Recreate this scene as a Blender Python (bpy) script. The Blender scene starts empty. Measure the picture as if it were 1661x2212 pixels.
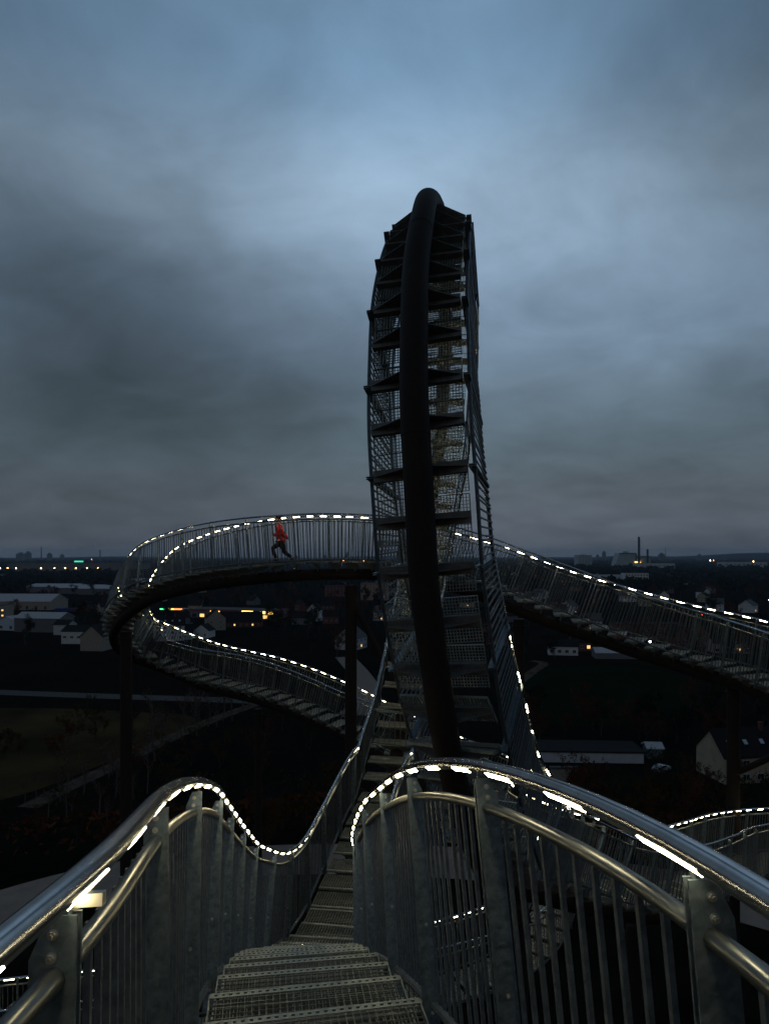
import bpy, math, random
import numpy as np
from mathutils import Vector, Matrix
R = math.radians
scene = bpy.context.scene
COL = scene.collection
random.seed(7); rng = np.random.RandomState(7)

# ------------------------------------------------------------------ camera, sky, sun, exposure
CAMZ = 45.0
FPX, CX, CY = 1535.0, 830.5, 1200.0          # measured on a 1661 px wide print of the photo
cam_d = bpy.data.cameras.new("Camera")
cam = bpy.data.objects.new("Camera", cam_d); COL.objects.link(cam)
cam.location = (0, 0, CAMZ); cam.rotation_euler = (R(90), 0, 0)
cam_d.sensor_fit = 'AUTO'; cam_d.sensor_width = 36
cam_d.lens = 36*FPX/2212; cam_d.shift_y = (1200-1106)/2212
cam_d.clip_start = 0.05; cam_d.clip_end = 60000
scene.camera = cam
scene.view_settings.view_transform = 'Standard'; scene.view_settings.look = 'None'
scene.view_settings.exposure = 0.0; scene.view_settings.gamma = 1.0
scene.cycles.use_denoising = True
scene.cycles.max_bounces = 6; scene.cycles.diffuse_bounces = 2; scene.cycles.glossy_bounces = 3
scene.cycles.transparent_max_bounces = 4; scene.cycles.volume_bounces = 0
scene.cycles.sample_clamp_indirect = 1.2; scene.cycles.blur_glossy = 1.5
SUN_EL, SUN_AZ = 6.0, 200.0

def make_world():
    w = bpy.data.worlds.new("World"); scene.world = w; w.use_nodes = True
    nt = w.node_tree; nt.nodes.clear(); L = nt.links
    def N(t, **k):
        n = nt.nodes.new(t)
        for a, b in k.items(): setattr(n, a, b)
        return n
    def math_(op, a, b=None, c=None, clamp=False):
        n = N('ShaderNodeMath', operation=op, use_clamp=clamp)
        for i, v in enumerate((a, b, c)):
            if v is None: continue
            if isinstance(v, (int, float)): n.inputs[i].default_value = v
            else: L.new(v, n.inputs[i])
        return n.outputs[0]
    out = N('ShaderNodeOutputWorld'); bg = N('ShaderNodeBackground'); bg2 = N('ShaderNodeBackground'); add = N('ShaderNodeAddShader')
    sky = N('ShaderNodeTexSky', sky_type='NISHITA', sun_disc=False)
    sky.sun_elevation = R(SUN_EL); sky.sun_rotation = R(SUN_AZ); sky.air_density = 1.5; sky.dust_density = 3
    L.new(sky.outputs[0], bg2.inputs[0]); bg2.inputs[1].default_value = 0.004
    tc = N('ShaderNodeTexCoord'); sep = N('ShaderNodeSeparateXYZ'); L.new(tc.outputs['Generated'], sep.inputs[0])
    X, Y, Z = sep.outputs
    zc = math_('MAXIMUM', Z, 0.0)
    ramp = N('ShaderNodeValToRGB'); L.new(zc, ramp.inputs[0])
    cr = ramp.color_ramp; cr.interpolation = 'EASE'
    stops = [(0.0, (.094,.112,.138)), (0.06, (.098,.124,.156)), (0.16, (.098,.143,.184)), (0.30, (.155,.226,.312)),
             (0.44, (.228,.324,.432)), (0.58, (.132,.225,.338)), (1.0, (.016,.028,.045))]
    while len(cr.elements) < len(stops): cr.elements.new(0.5)
    for e, (p, c) in zip(cr.elements, stops): e.position = p; e.color = (*c, 1)
    # cloud deck coordinates: where each view ray meets a flat deck overhead
    den = math_('ADD', zc, 0.30)
    cx = math_('DIVIDE', X, den); cy = math_('DIVIDE', Y, den)
    comb = N('ShaderNodeCombineXYZ'); L.new(cx, comb.inputs[0]); L.new(cy, comb.inputs[1])
    def noise(scale, detail, rough, dist, off):
        m = N('ShaderNodeMapping'); m.inputs['Location'].default_value = off; L.new(comb.outputs[0], m.inputs[0])
        m.inputs['Scale'].default_value = (1.0, 1.15, 1)
        m.inputs['Rotation'].default_value = (0, 0, .5)
        n = N('ShaderNodeTexNoise'); n.inputs['Scale'].default_value = scale; n.inputs['Detail'].default_value = detail
        n.inputs['Roughness'].default_value = rough; n.inputs['Distortion'].default_value = dist
        L.new(m.outputs[0], n.inputs['Vector']); return n.outputs[0]
    n1 = noise(1.3, 7, .55, .5, (3.1, 1.4, 0)); n2 = noise(3.6, 6, .55, .5, (7.7, 2.2, 0))
    amp1 = math_('MULTIPLY_ADD', n1, 1.0, -.5); amp2 = math_('MULTIPLY_ADD', n2, .75, -.375)
    f = math_('ADD', math_('ADD', amp1, amp2), 1.0)
    # broad thick and thin cloud patches, with lens vignetting darkened into the top corners: direction, angular half-size, gain
    def pdir(px, py):
        v = Vector(((px-CX)/FPX, 1, (CY-py)/FPX)); v.normalize(); return v
    blobs = [(190,740,.19,-.42),(480,790,.14,-.28),(0,640,.14,-.26),(700,840,.13,-.16),
             (0,0,.20,-.36),(1661,0,.20,-.52),(0,420,.12,-.12),(1661,330,.12,-.14),(150,60,.14,.12),(1000,250,.24,.32),(1100,420,.22,.22),(620,300,.15,.14),(560,520,.16,.10),
             (1500,820,.18,-.10),(330,620,.07,.12),(620,660,.09,.10),(0,1060,.2,-.12),(1661,1080,.16,-.12),(560,120,.2,-.05),(1400,560,.14,.05)]
    nv = N('ShaderNodeVectorMath', operation='NORMALIZE'); L.new(tc.outputs['Generated'], nv.inputs[0])
    # ragged edges: push the lookup direction about with noise
    n3 = N('ShaderNodeTexNoise'); n3.inputs['Scale'].default_value = 5.0; n3.inputs['Detail'].default_value = 4
    L.new(tc.outputs['Generated'], n3.inputs['Vector'])
    wv = N('ShaderNodeVectorMath', operation='MULTIPLY_ADD'); L.new(n3.outputs['Color'], wv.inputs[0])
    wv.inputs[1].default_value = (.14,.14,.09); L.new(nv.outputs[0], wv.inputs[2])
    wv2 = N('ShaderNodeVectorMath', operation='SUBTRACT'); L.new(wv.outputs[0], wv2.inputs[0]); wv2.inputs[1].default_value = (.07,.07,.045)
    for px, py, r, g in blobs:
        d = pdir(px, py)
        sub = N('ShaderNodeVectorMath', operation='SUBTRACT'); L.new(wv2.outputs[0], sub.inputs[0]); sub.inputs[1].default_value = d
        sc = N('ShaderNodeVectorMath', operation='MULTIPLY'); L.new(sub.outputs[0], sc.inputs[0])
        sc.inputs[1].default_value = (1/(r*1.5), 1/(r*1.5), 1/r)
        ln = N('ShaderNodeVectorMath', operation='LENGTH'); L.new(sc.outputs[0], ln.inputs[0])
        q = math_('MULTIPLY', ln.outputs['Value'], ln.outputs['Value'])
        ga = math_('EXPONENT', math_('MULTIPLY', q, -1.0))
        f = math_('MULTIPLY', f, math_('MULTIPLY_ADD', ga, g, 1.0))
    # the sky behind the viewer is a little darker (east, at dusk)
    mr = N('ShaderNodeMapRange', interpolation_type='SMOOTHSTEP'); L.new(Y, mr.inputs[0])
    mr.inputs[1].default_value = -.5; mr.inputs[2].default_value = .5; mr.inputs[3].default_value = .30; mr.inputs[4].default_value = 1.0
    f = math_('MULTIPLY', f, mr.outputs[0])
    f = math_('MAXIMUM', f, .1)
    mul = N('ShaderNodeVectorMath', operation='SCALE'); L.new(ramp.outputs[0], mul.inputs[0]); L.new(f, mul.inputs['Scale'])
    L.new(mul.outputs[0], bg.inputs[0]); bg.inputs[1].default_value = 1.0
    L.new(bg.outputs[0], add.inputs[0]); L.new(bg2.outputs[0], add.inputs[1]); L.new(add.outputs[0], out.inputs[0])
make_world()
sd = bpy.data.lights.new("Sun", 'SUN'); sd.energy = 0.09; sd.angle = R(40); sd.color = (.75,.88,1.0)
sun = bpy.data.objects.new("Sun", sd); COL.objects.link(sun)
sun.rotation_euler = (R(48), 0, R(-20))

# ------------------------------------------------------------------ materials
MATS = {}
def mat(name, color, rough=.6, metal=0.0, emit=None, estr=0, noise=None, bump=0, spec=None):
    if name in MATS: return MATS[name]
    m = bpy.data.materials.new(name); m.use_nodes = True; nt = m.node_tree; b = nt.nodes['Principled BSDF']
    b.inputs['Base Color'].default_value = (*color, 1); b.inputs['Roughness'].default_value = rough; b.inputs['Metallic'].default_value = metal
    if spec is not None: b.inputs['Specular IOR Level'].default_value = spec
    if emit: b.inputs['Emission Color'].default_value = (*emit, 1); b.inputs['Emission Strength'].default_value = estr
    if noise:
        sc, c2, det, lo, hi = noise
        tc = nt.nodes.new('ShaderNodeTexCoord'); n = nt.nodes.new('ShaderNodeTexNoise'); n.inputs['Scale'].default_value = sc; n.inputs['Detail'].default_value = det
        n.inputs['Roughness'].default_value = .65
        r = nt.nodes.new('ShaderNodeMapRange'); r.inputs[1].default_value = lo; r.inputs[2].default_value = hi
        mx = nt.nodes.new('ShaderNodeMix'); mx.data_type = 'RGBA'
        nt.links.new(tc.outputs['Object'], n.inputs['Vector']); nt.links.new(n.outputs[0], r.inputs[0]); nt.links.new(r.outputs[0], mx.inputs[0])
        mx.inputs[6].default_value = (*color, 1); mx.inputs[7].default_value = (*c2, 1); nt.links.new(mx.outputs[2], b.inputs['Base Color'])
        if bump:
            bp = nt.nodes.new('ShaderNodeBump'); bp.inputs['Strength'].default_value = bump; bp.inputs['Distance'].default_value = .02
            nt.links.new(n.outputs[0], bp.inputs['Height']); nt.links.new(bp.outputs[0], b.inputs['Normal'])
    MATS[name] = m; return m
def galv(name, c1, c2, scale, metal=.55, rough=.5, rv=.1):
    """hot-dip galvanised steel: zinc spangle cells plus soft staining"""
    m = bpy.data.materials.new(name); m.use_nodes = True; nt = m.node_tree; b = nt.nodes['Principled BSDF']; L = nt.links
    tc = nt.nodes.new('ShaderNodeTexCoord')
    v = nt.nodes.new('ShaderNodeTexVoronoi'); v.inputs['Scale'].default_value = scale; L.new(tc.outputs['Object'], v.inputs['Vector'])
    n = nt.nodes.new('ShaderNodeTexNoise'); n.inputs['Scale'].default_value = scale*.35; n.inputs['Detail'].default_value = 5; L.new(tc.outputs['Object'], n.inputs['Vector'])
    s = nt.nodes.new('ShaderNodeSeparateColor'); L.new(v.outputs['Color'], s.inputs[0])
    mt = nt.nodes.new('ShaderNodeMath'); mt.operation = 'MULTIPLY_ADD'; L.new(s.outputs[0], mt.inputs[0]); mt.inputs[1].default_value = .35
    mp = nt.nodes.new('ShaderNodeMapRange'); L.new(n.outputs[0], mp.inputs[0]); mp.inputs[1].default_value = .3; mp.inputs[2].default_value = .7; mp.inputs[4].default_value = .65
    L.new(mp.outputs[0], mt.inputs[2])
    mx = nt.nodes.new('ShaderNodeMix'); mx.data_type = 'RGBA'; L.new(mt.outputs[0], mx.inputs[0])
    mx.inputs[6].default_value = (*c1, 1); mx.inputs[7].default_value = (*c2, 1); L.new(mx.outputs[2], b.inputs['Base Color'])
    rr = nt.nodes.new('ShaderNodeMapRange'); L.new(s.outputs[1], rr.inputs[0]); rr.inputs[3].default_value = rough-rv; rr.inputs[4].default_value = rough+rv
    L.new(rr.outputs[0], b.inputs['Roughness']); b.inputs['Metallic'].default_value = metal
    MATS[name] = m; return m
M_GALV = galv('galvanised_steel', (.065,.092,.112), (.185,.235,.27), 70, .7, .42)
M_BAR = galv('galvanised_bar', (.05,.062,.074), (.12,.145,.165), 60, .5, .5)
M_TREAD = galv('galvanised_grating', (.13,.15,.14), (.27,.30,.27), 40, .45, .5)
M_PLATE = galv('weathered_plate', (.07,.072,.074), (.14,.14,.138), 30, .2, .6)
M_MID = galv('mid_rail_steel', (.10,.112,.112), (.155,.168,.16), 14, .9, .34, .03)
M_RAIL = mat('polished_stainless', (.50,.53,.56), .23, 1.0, noise=(9, (.36,.38,.40), 4, .35, .7))
M_PIPE = mat('dark_painted_pipe', (.020,.016,.0145), .7, .0, noise=(1.6, (.030,.023,.020), 6, .3, .75), bump=.2, spec=.12)
M_BOLT = mat('bolt_steel', (.45,.45,.42), .3, .9)
M_LED = mat('led_light', (1,1,1), .5, 0, (1.0,.84,.50), 34)
M_LEDBODY = mat('led_housing', (.5,.48,.40), .4, .6)

# ------------------------------------------------------------------ mesh helpers
class MB:
    def __init__(s): s.v = []; s.f = []; s.m = []; s.n = 0
    def add(s, V, F, mi=0):
        V = np.asarray(V, float).reshape(-1, 3)
        s.v.append(V); s.f += [tuple(i+s.n for i in f) for f in F]; s.m += [mi]*len(F); s.n += len(V)
    def box(s, c, h, ax=None, mi=0):
        """centre, half sizes, optional rows of axes"""
        q = np.array([(x,y,z) for x in (-1,1) for y in (-1,1) for z in (-1,1)], float)*np.asarray(h, float)
        if ax is not None: q = q @ np.asarray(ax, float)
        s.add(q+np.asarray(c, float), [(0,1,3,2),(4,6,7,5),(0,4,5,1),(2,3,7,6),(0,2,6,4),(1,5,7,3)], mi)
    def bar(s, a, b, w, t, side, mi=0):
        """square bar from a to b, w along side, t across"""
        a = np.asarray(a, float); b = np.asarray(b, float); d = b-a; L = np.linalg.norm(d); d /= L
        sd = np.asarray(side, float); sd = sd-d*sd.dot(d); sd /= np.linalg.norm(sd); u = np.cross(d, sd)
        s.box((a+b)/2, (w/2, t/2, L/2), [sd, u, d], mi)
    def sweep(s, P, A, B, r, n=8, caps=True, mi=0):
        """tube along points P with cross axes A, B"""
        P = np.asarray(P); k = len(P); r = np.broadcast_to(np.asarray(r, float), (k,))
        an = np.arange(n)*2*math.pi/n
        V = (P[:,None]+r[:,None,None]*(np.cos(an)[None,:,None]*A[:,None]+np.sin(an)[None,:,None]*B[:,None])).reshape(-1,3)
        F = [(i*n+j, i*n+(j+1)%n, (i+1)*n+(j+1)%n, (i+1)*n+j) for i in range(k-1) for j in range(n)]
        if caps: F += [tuple(range(n))[::-1], tuple((k-1)*n+j for j in range(n))]
        s.add(V, F, mi)
    def tube(s, a, b, r0, r1=None, n=10, mi=0):
        a = np.asarray(a, float); b = np.asarray(b, float); d = b-a; d = d/np.linalg.norm(d)
        t = np.array([0,0,1.]) if abs(d[2]) < .9 else np.array([1.,0,0]); A = np.cross(d, t); A /= np.linalg.norm(A); B = np.cross(d, A)
        s.sweep([a, b], np.array([A,A]), np.array([B,B]), [r0, r0 if r1 is None else r1], n, True, mi)
    def prism(s, poly, c, ex, ey, ez, t, mi=0):
        """flat polygon in the (ex, ey) plane, thickness t along ez"""
        ex, ey, ez, c = map(np.asarray, (ex, ey, ez, c)); k = len(poly)
        V = [c+x*ex+y*ey-ez*t/2 for x, y in poly]+[c+x*ex+y*ey+ez*t/2 for x, y in poly]
        F = [tuple(range(k))[::-1], tuple(range(k, 2*k))]+[(i, (i+1)%k, k+(i+1)%k, k+i) for i in range(k)]
        s.add(V, F, mi)
    def data(s, name, mats, smooth=False):
        me = bpy.data.meshes.new(name)
        V = np.concatenate(s.v) if s.v else np.zeros((0,3))
        me.from_pydata(V.tolist(), [], s.f)
        mats = mats if isinstance(mats, (list, tuple)) else [mats]
        for m in mats: me.materials.append(m)
        if len(mats) > 1: me.polygons.foreach_set('material_index', s.m)
        if smooth: me.polygons.foreach_set('use_smooth', [True]*len(me.polygons))
        me.update(); return me
def smooth_mesh(me, ang=40):
    me.polygons.foreach_set('use_smooth', [True]*len(me.polygons))
    try: me.set_sharp_from_angle(angle=R(ang))
    except Exception: pass
    return me
def obj(name, me, parent=None, M=None, keep=True):
    o = bpy.data.objects.new(name, me); COL.objects.link(o)
    if parent is not None:
        o.parent = parent
        if keep and parent.type == 'EMPTY': o.matrix_parent_inverse = Matrix.Translation(parent.location).inverted()
    if M is not None: o.matrix_basis = M
    return o
def tag(o, label=None, cat=None, group=None, kind=None):
    if label: o['label'] = label
    if cat: o['category'] = cat
    if group: o['group'] = group
    if kind: o['kind'] = kind
    return o
def empty(name, loc, rz=0):
    o = bpy.data.objects.new(name, None); COL.objects.link(o); o.location = loc; o.rotation_euler = (0,0,rz)
    o.empty_display_size = .2; return o
def copy_tree(o, parent=None):
    c = o.copy(); COL.objects.link(c)
    if parent is not None: c.parent = parent
    for ch in KIDS.get(o.name, []): copy_tree(ch, c)
    return c
KIDS = {}
def kid(name, me, parent, M=None):
    """part in its parent's local space"""
    o = bpy.data.objects.new(name, me); COL.objects.link(o); o.parent = parent
    if M is not None: o.matrix_basis = M
    KIDS.setdefault(parent.name, []).append(o); return o

# ------------------------------------------------------------------ terrain
def sstep(x): x = np.clip(x, 0, 1); return x*x*(3-2*x)
def terrain(x, y):
    x = np.asarray(x, float); y = np.asarray(y, float)
    r = np.hypot(x*0.9, y-10)
    hill = 31.5*(1-sstep((r-24)/78)) + .35*np.sin(x*.21+1)*np.sin(y*.17)*(r < 100)
    az = np.arctan2(x, y); d = np.hypot(x, y)
    far = sstep((d-7000)/4000)*(np.clip(22*np.sin(az*9+1.1)+14*np.sin(az*23+2), 0, 60) + 85*np.exp(-((az-.49)/.09)**2)+ 26*np.exp(-((az+.36)/.06)**2)+45*np.exp(-((az-.33)/.035)**2))
    return hill+far
def ground_at(px, py):
    """where the view ray through a point of the photo meets the terrain"""
    v = np.array([(px-CX)/FPX, 1, (CY-py)/FPX]); t = 14.0
    while t < 14000:
        p = v*t
        if CAMZ+p[2] <= terrain(p[0], p[1]): break
        t *= 1.004
    return Vector((p[0], p[1], float(terrain(p[0], p[1]))))
def make_ground():
    rad = np.concatenate([[0.01], np.geomspace(4, 140, 75), np.geomspace(145, 16000, 70)])
    na = 260; an = np.linspace(0, 2*math.pi, na, endpoint=False)
    V = [(0, 0, float(terrain(0, 0)))]
    for r in rad[1:]:
        xs = r*np.sin(an); ys = r*np.cos(an); zs = terrain(xs, ys)
        V += list(zip(xs, ys, zs))
    F = [(0, 1+(j+1)%na, 1+j) for j in range(na)]
    for i in range(len(rad)-2):
        b = 1+i*na
        F += [(b+j, b+(j+1)%na, b+na+(j+1)%na, b+na+j) for j in range(na)]
    me = bpy.data.meshes.new('ground'); me.from_pydata(V, [], F); me.polygons.foreach_set('use_smooth', [True]*len(F))
    m = bpy.data.materials.new('ground_mat'); m.use_nodes = True; nt = m.node_tree; b = nt.nodes['Principled BSDF']; L = nt.links
    b.inputs['Roughness'].default_value = .95; b.inputs['Specular IOR Level'].default_value = 0
    tc = nt.nodes.new('ShaderNodeTexCoord')
    n1 = nt.nodes.new('ShaderNodeTexNoise'); n1.inputs['Scale'].default_value = .03; n1.inputs['Detail'].default_value = 8; L.new(tc.outputs['Object'], n1.inputs[0])
    n2 = nt.nodes.new('ShaderNodeTexNoise'); n2.inputs['Scale'].default_value = .6; n2.inputs['Detail'].default_value = 6; L.new(tc.outputs['Object'], n2.inputs[0])
    r1 = nt.nodes.new('ShaderNodeValToRGB'); L.new(n1.outputs[0], r1.inputs[0])
    r1.color_ramp.elements[0].position = .35; r1.color_ramp.elements[0].color = (.006,.007,.005,1)
    r1.color_ramp.elements[1].position = .68; r1.color_ramp.elements[1].color = (.015,.011,.008,1)
    r2 = nt.nodes.new('ShaderNodeMapRange'); L.new(n2.outputs[0], r2.inputs[0]); r2.inputs[1].default_value = .3; r2.inputs[2].default_value = .7; r2.inputs[3].default_value = .5; r2.inputs[4].default_value = 1.4
    mu = nt.nodes.new('ShaderNodeVectorMath'); mu.operation = 'SCALE'; L.new(r1.outputs[0], mu.inputs[0]); L.new(r2.outputs[0], mu.inputs['Scale'])
    L.new(mu.outputs[0], b.inputs['Base Color']); me.materials.append(m)
    tag(obj('ground', me), kind='structure')
make_ground()

def ground_strip(name, pts, width, m, lift=.04, kind='structure', n=60):
    """a path or road draped on the terrain through world points"""
    P = spline(np.array([(p[0], p[1], 0) for p in pts], float), n)
    T = np.gradient(P, axis=0); T /= np.linalg.norm(T, axis=1)[:,None]; S = np.stack([T[:,1], -T[:,0], T[:,0]*0], 1)
    wd = np.broadcast_to(np.asarray(width, float), (len(P),)) if np.ndim(width) == 0 else np.interp(np.linspace(0,1,len(P)), np.linspace(0,1,len(width)), width)
    mb = MB(); V = []; K = 5
    for i in range(len(P)):
        for k in range(K):
            q = P[i]+S[i]*wd[i]*(k/(K-1)-.5); V.append((q[0], q[1], float(terrain(q[0], q[1]))+lift))
    F = [(i*K+k, i*K+k+1, (i+1)*K+k+1, (i+1)*K+k) for i in range(len(P)-1) for k in range(K-1)]
    mb.add(V, F); return tag(obj(name, mb.data(name, m)), kind=kind)
def spline(C, n=None, step=None):
    """centripetal Catmull-Rom through rows of C, resampled evenly by the first three columns"""
    C = np.asarray(C, float); C = np.vstack([2*C[0]-C[1], C, 2*C[-1]-C[-2]]); out = []
    for i in range(1, len(C)-2):
        p0, p1, p2, p3 = C[i-1:i+3]
        t = [0]
        for a, b in ((p0,p1),(p1,p2),(p2,p3)): t.append(t[-1]+max(1e-4, np.linalg.norm(b[:3]-a[:3]))**.5)
        for u in np.linspace(t[1], t[2], 24, endpoint=False):
            A1 = (t[1]-u)/(t[1]-t[0])*p0+(u-t[0])/(t[1]-t[0])*p1; A2 = (t[2]-u)/(t[2]-t[1])*p1+(u-t[1])/(t[2]-t[1])*p2; A3 = (t[3]-u)/(t[3]-t[2])*p2+(u-t[2])/(t[3]-t[2])*p3
            B1 = (t[2]-u)/(t[2]-t[0])*A1+(u-t[0])/(t[2]-t[0])*A2; B2 = (t[3]-u)/(t[3]-t[1])*A2+(u-t[1])/(t[3]-t[1])*A3
            out.append((t[2]-u)/(t[2]-t[1])*B1+(u-t[1])/(t[2]-t[1])*B2)
    out.append(C[-2]); out = np.array(out)
    s = np.concatenate([[0], np.cumsum(np.linalg.norm(np.diff(out[:,:3], axis=0), axis=1))])
    if n is None: n = int(s[-1]/step)+1
    q = np.linspace(0, s[-1], n)
    return np.stack([np.interp(q, s, out[:,k]) for k in range(out.shape[1])], 1)

# ------------------------------------------------------------------ the walkable coaster
SC = 1.136                                   # sculpture control points are in units of 1.136 m, relative to the camera
def ctl(x, d, h): return [x*SC, d*SC, CAMZ+h*SC]
HW = .55; RAILH = 1.25; MIDH = 1.03; PITCH = .56; DS = .05
NUMP = PITCH/DS
class Track:
    def __init__(t, C, U, rh, smooth=9):
        t.rh = rh; t.mh = rh-.148
        D = spline(np.hstack([np.array(C), np.array(U)]), step=DS)
        P = D[:, :3].copy(); Uv = D[:, 3:6].copy()
        k = smooth; w = np.hanning(2*k+3)[1:-1]; w /= w.sum()
        for arr in (P, Uv):
            pad = np.vstack([np.repeat(arr[:1], k, 0)-(arr[k:0:-1]-arr[:1])*0, arr, np.repeat(arr[-1:], k, 0)])
            sm = np.stack([np.convolve(pad[:, c], w, 'valid') for c in range(3)], 1); arr[k:-k] = sm[k:-k]
        T = np.gradient(P, axis=0); T /= np.linalg.norm(T, axis=1)[:, None]
        Uv -= T*(Uv*T).sum(1)[:, None]; Uv /= np.linalg.norm(Uv, axis=1)[:, None]
        t.P, t.T, t.U, t.S = P, T, Uv, np.cross(T, Uv); t.n = len(P)
    def at(t, i, s=0, u=0, l=0):
        i0 = int(max(0, min(t.n-1, i))); return t.P[i0]+t.S[i0]*s+t.U[i0]*u+t.T[i0]*l
# --- path A: our own stairway, the vertical loop, and the curve after it
loopx = {0:-.25, 33:.25, 67:.68, 90:1.0, 120:1.32, 150:1.28, 180:.98, 208:.62, 236:.37, 249:.34, 257:.34, 274:.43, 282:.53, 292:.68, 299:.82, 306:.97, 320:1.3}
A = []; AU = []
for p in [(.15,-2.6,-1.28),(.08,-1.2,-1.36),(.06,.2,-1.46),(.033,1.2,-1.578),(-.14,2.2,-1.782),(-.36,3.39,-2.17),(-.49,4.28,-2.55),(-.61,5.12,-2.96),
          (-.74,6.3,-3.585),(-.8,7.3,-4.14),(-.74,8.5,-4.71),(-.60,9.5,-4.9),(-.45,10.6,-4.86)]:
    A.append(ctl(*p)); AU.append([-.028 if p[1] < 2.5 else 0,0,1])
LOOP0 = None
for th in range(4, 322, 6):
    a = R(th); rr = 4.95
    x = np.interp(th, list(loopx), list(loopx.values()))
    d = 12+rr*math.sin(a); h = .18-4.87*math.cos(a)
    if th < 20: h = min(h, -4.62)
    A.append(ctl(x, d, h))
    tilt = R(float(np.interp(th, [130,180,225,250,300,321], [0,4,9,14.5,20,16])))
    AU.append([math.tan(tilt), -math.sin(a), math.cos(a)])
for p, ux in [((1.72,9.9,-4.28),.30),((2.15,10.8,-4.75),.2),((2.75,11.65,-5.25),.08),((3.5,12.2,-5.68),0),((4.4,12.5,-5.98),0),((5.3,13.0,-6.22),0),((6.4,14.1,-6.5),0),
              ((7.6,15.5,-6.85),0),((9,16.6,-7.15),0),((10.8,17.2,-7.35),0),((13,17.4,-7.6),0)]:
    A.append(ctl(*p)); AU.append([ux,0,1])
TA = Track(A, AU, 1.20)
# --- path B: the flight on the right, level walk behind, the left turn, the return flight, and the lowest run
Bp = [(10.9,8.5,-5,0),(9.9,11,-4.1,0),(9.15,13.6,-3.3,0),(8.65,15.5,-2.85,0),(8.1,16.8,-2.62,0),(7.45,17.55,-2.45,0),(6.45,18.2,-2.15,0),(5.85,18.45,-1.95,0),(4.95,18.65,-1.63,4),
      (4.35,18.78,-1.41,6),(3.6,18.95,-1.12,6),(2.55,19.2,-.72,6),(1.25,19.2,-.36,4),(-.05,18.7,-.18,0),(-1.7,18.0,-.15,0),(-2.6,17.95,-.2,0),(-3.65,18.2,-.3,2),
      (-4.7,18.75,-.45,5),(-5.65,19.4,-.65,8),(-6.58,20.15,-.93,12),(-7.45,21.15,-1.36,16),(-8.18,22.2,-1.83,20),(-8.75,23.35,-2.36,22),(-9.03,24.6,-2.95,22),
      (-8.95,25.6,-3.4,20),(-8.2,26.0,-3.8,16),(-7.3,25.8,-4.12,10),(-6.3,25.35,-4.38,5),(-5.2,24.9,-4.55,0),(-4.2,24.5,-4.7,0),(-3.1,24,-4.95,0),(-2.1,23.5,-5.25,0),
      (-1.1,23,-5.6,0),(.5,22.8,-6.35,0),(2.2,22.7,-7.1,0),(3.9,21.8,-7.7,0),(4.6,19.8,-8.2,0),(4.2,17.6,-8.6,0),(3,15.7,-8.9,0),(1,14.7,-9.05,0),(-2,13.9,-9.1,0),(-5,13.2,-9.1,0),(-8,12.6,-9.1,0),(-11,12.2,-9.2,0)]
B = [ctl(*p[:3]) for p in Bp]; BU = []
for i, p in enumerate(Bp):
    a = np.array(B[max(0,i-1)]); c = np.array(B[min(len(B)-1,i+1)]); t = c-a; t /= np.linalg.norm(t)
    s = np.cross(t, [0,0,1]); s /= np.linalg.norm(s); u = np.array([0,0,1.])*math.cos(R(p[3]))+s*math.sin(R(p[3])); BU.append(u)
TB = Track(B, BU, 1.34)

ROOT = empty('walkway_sculpture', (0, 14, float(terrain(0,14))))
tag(ROOT, 'dark steel walkable roller coaster sculpture of stairs and railings with a tall vertical loop', 'sculpture')

def grating(w, l, pm, nose=True, bar=.0028, hgt=.022):
    """one grating tread: local x across, y along, z up; nosing at +y"""
    mb = MB(); hw, hl = w/2, l/2; y1 = hl-(.058 if nose else 0)
    nx = max(3, int(w/pm)); ny = max(3, int((y1+hl)/pm))
    for i in range(nx+1): mb.box((-hw+w*i/nx, (y1-hl)/2, -hgt/2), (bar/2, (y1+hl)/2, hgt/2))
    for j in range(ny+1): mb.box((0, -hl+(y1+hl)*j/ny, -hgt*.3), (hw, bar*.45, hgt*.28))
    for sx in (-1,1): mb.box((sx*(hw+.004), 0, -.02), (.003, hl, .022))     # end plates
    mb.box((0, -hl-.002, -.017), (hw, .002, .017))
    if nose:
        for y in (hl-.034, hl-.004): mb.box((0, y, .0015), (hw, .008, .002))
        k = int(w/.04)
        for i in range(k+1): mb.box((-hw+.011+(w-.022)*i/k, hl-.019, .0013), (.011, .008, .0018))
        mb.box((0, hl+.005, -.012), (hw, .0015, .014))
    return mb
G_NEAR = grating(2*HW-.03, .50, .038, bar=.0021, hgt=.018).data('tread_mesh', M_TREAD)
G_MID = grating(2*HW-.03, .50, .042, bar=.0036).data('tread_mid_mesh', M_TREAD)
G_LOOP = grating(2*HW-.05, .53, .036, nose=False, bar=.0055, hgt=.02).data('loop_tread_mesh', M_TREAD)
far_mb = grating(2*HW-.03, .50, .06, nose=True, bar=.018)
F_FAR = (np.concatenate(far_mb.v), list(far_mb.f))

def item_dist(p): return float(np.linalg.norm(np.asarray(p)-np.array([0,0,CAMZ])))
ITEMS = {'tread': [], 'bracket': [], 'post': [], 'infill_panel': [], 'led_light': []}   # (distance, section, maker, mats)
def tread_frame(t, i):
    T, U, S, P = t.T[i], t.U[i], t.S[i], t.P[i]
    Th = np.array([T[0], T[1], 0]); n = np.linalg.norm(Th)
    w = float(sstep((U[2]-.30)/.25))
    if n > .05 and w > 0:
        Th /= n; Sh = np.cross(Th, [0,0,1]); U2 = U*(1-w)+np.array([0,0,1.])*w; U2 /= np.linalg.norm(U2)
        S2 = S*(1-w)+Sh*w; S2 -= U2*S2.dot(U2); S2 /= np.linalg.norm(S2); T2 = np.cross(U2, S2)
    else: U2, S2, T2 = U, S, T
    return P, S2, T2, U2, w

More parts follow.
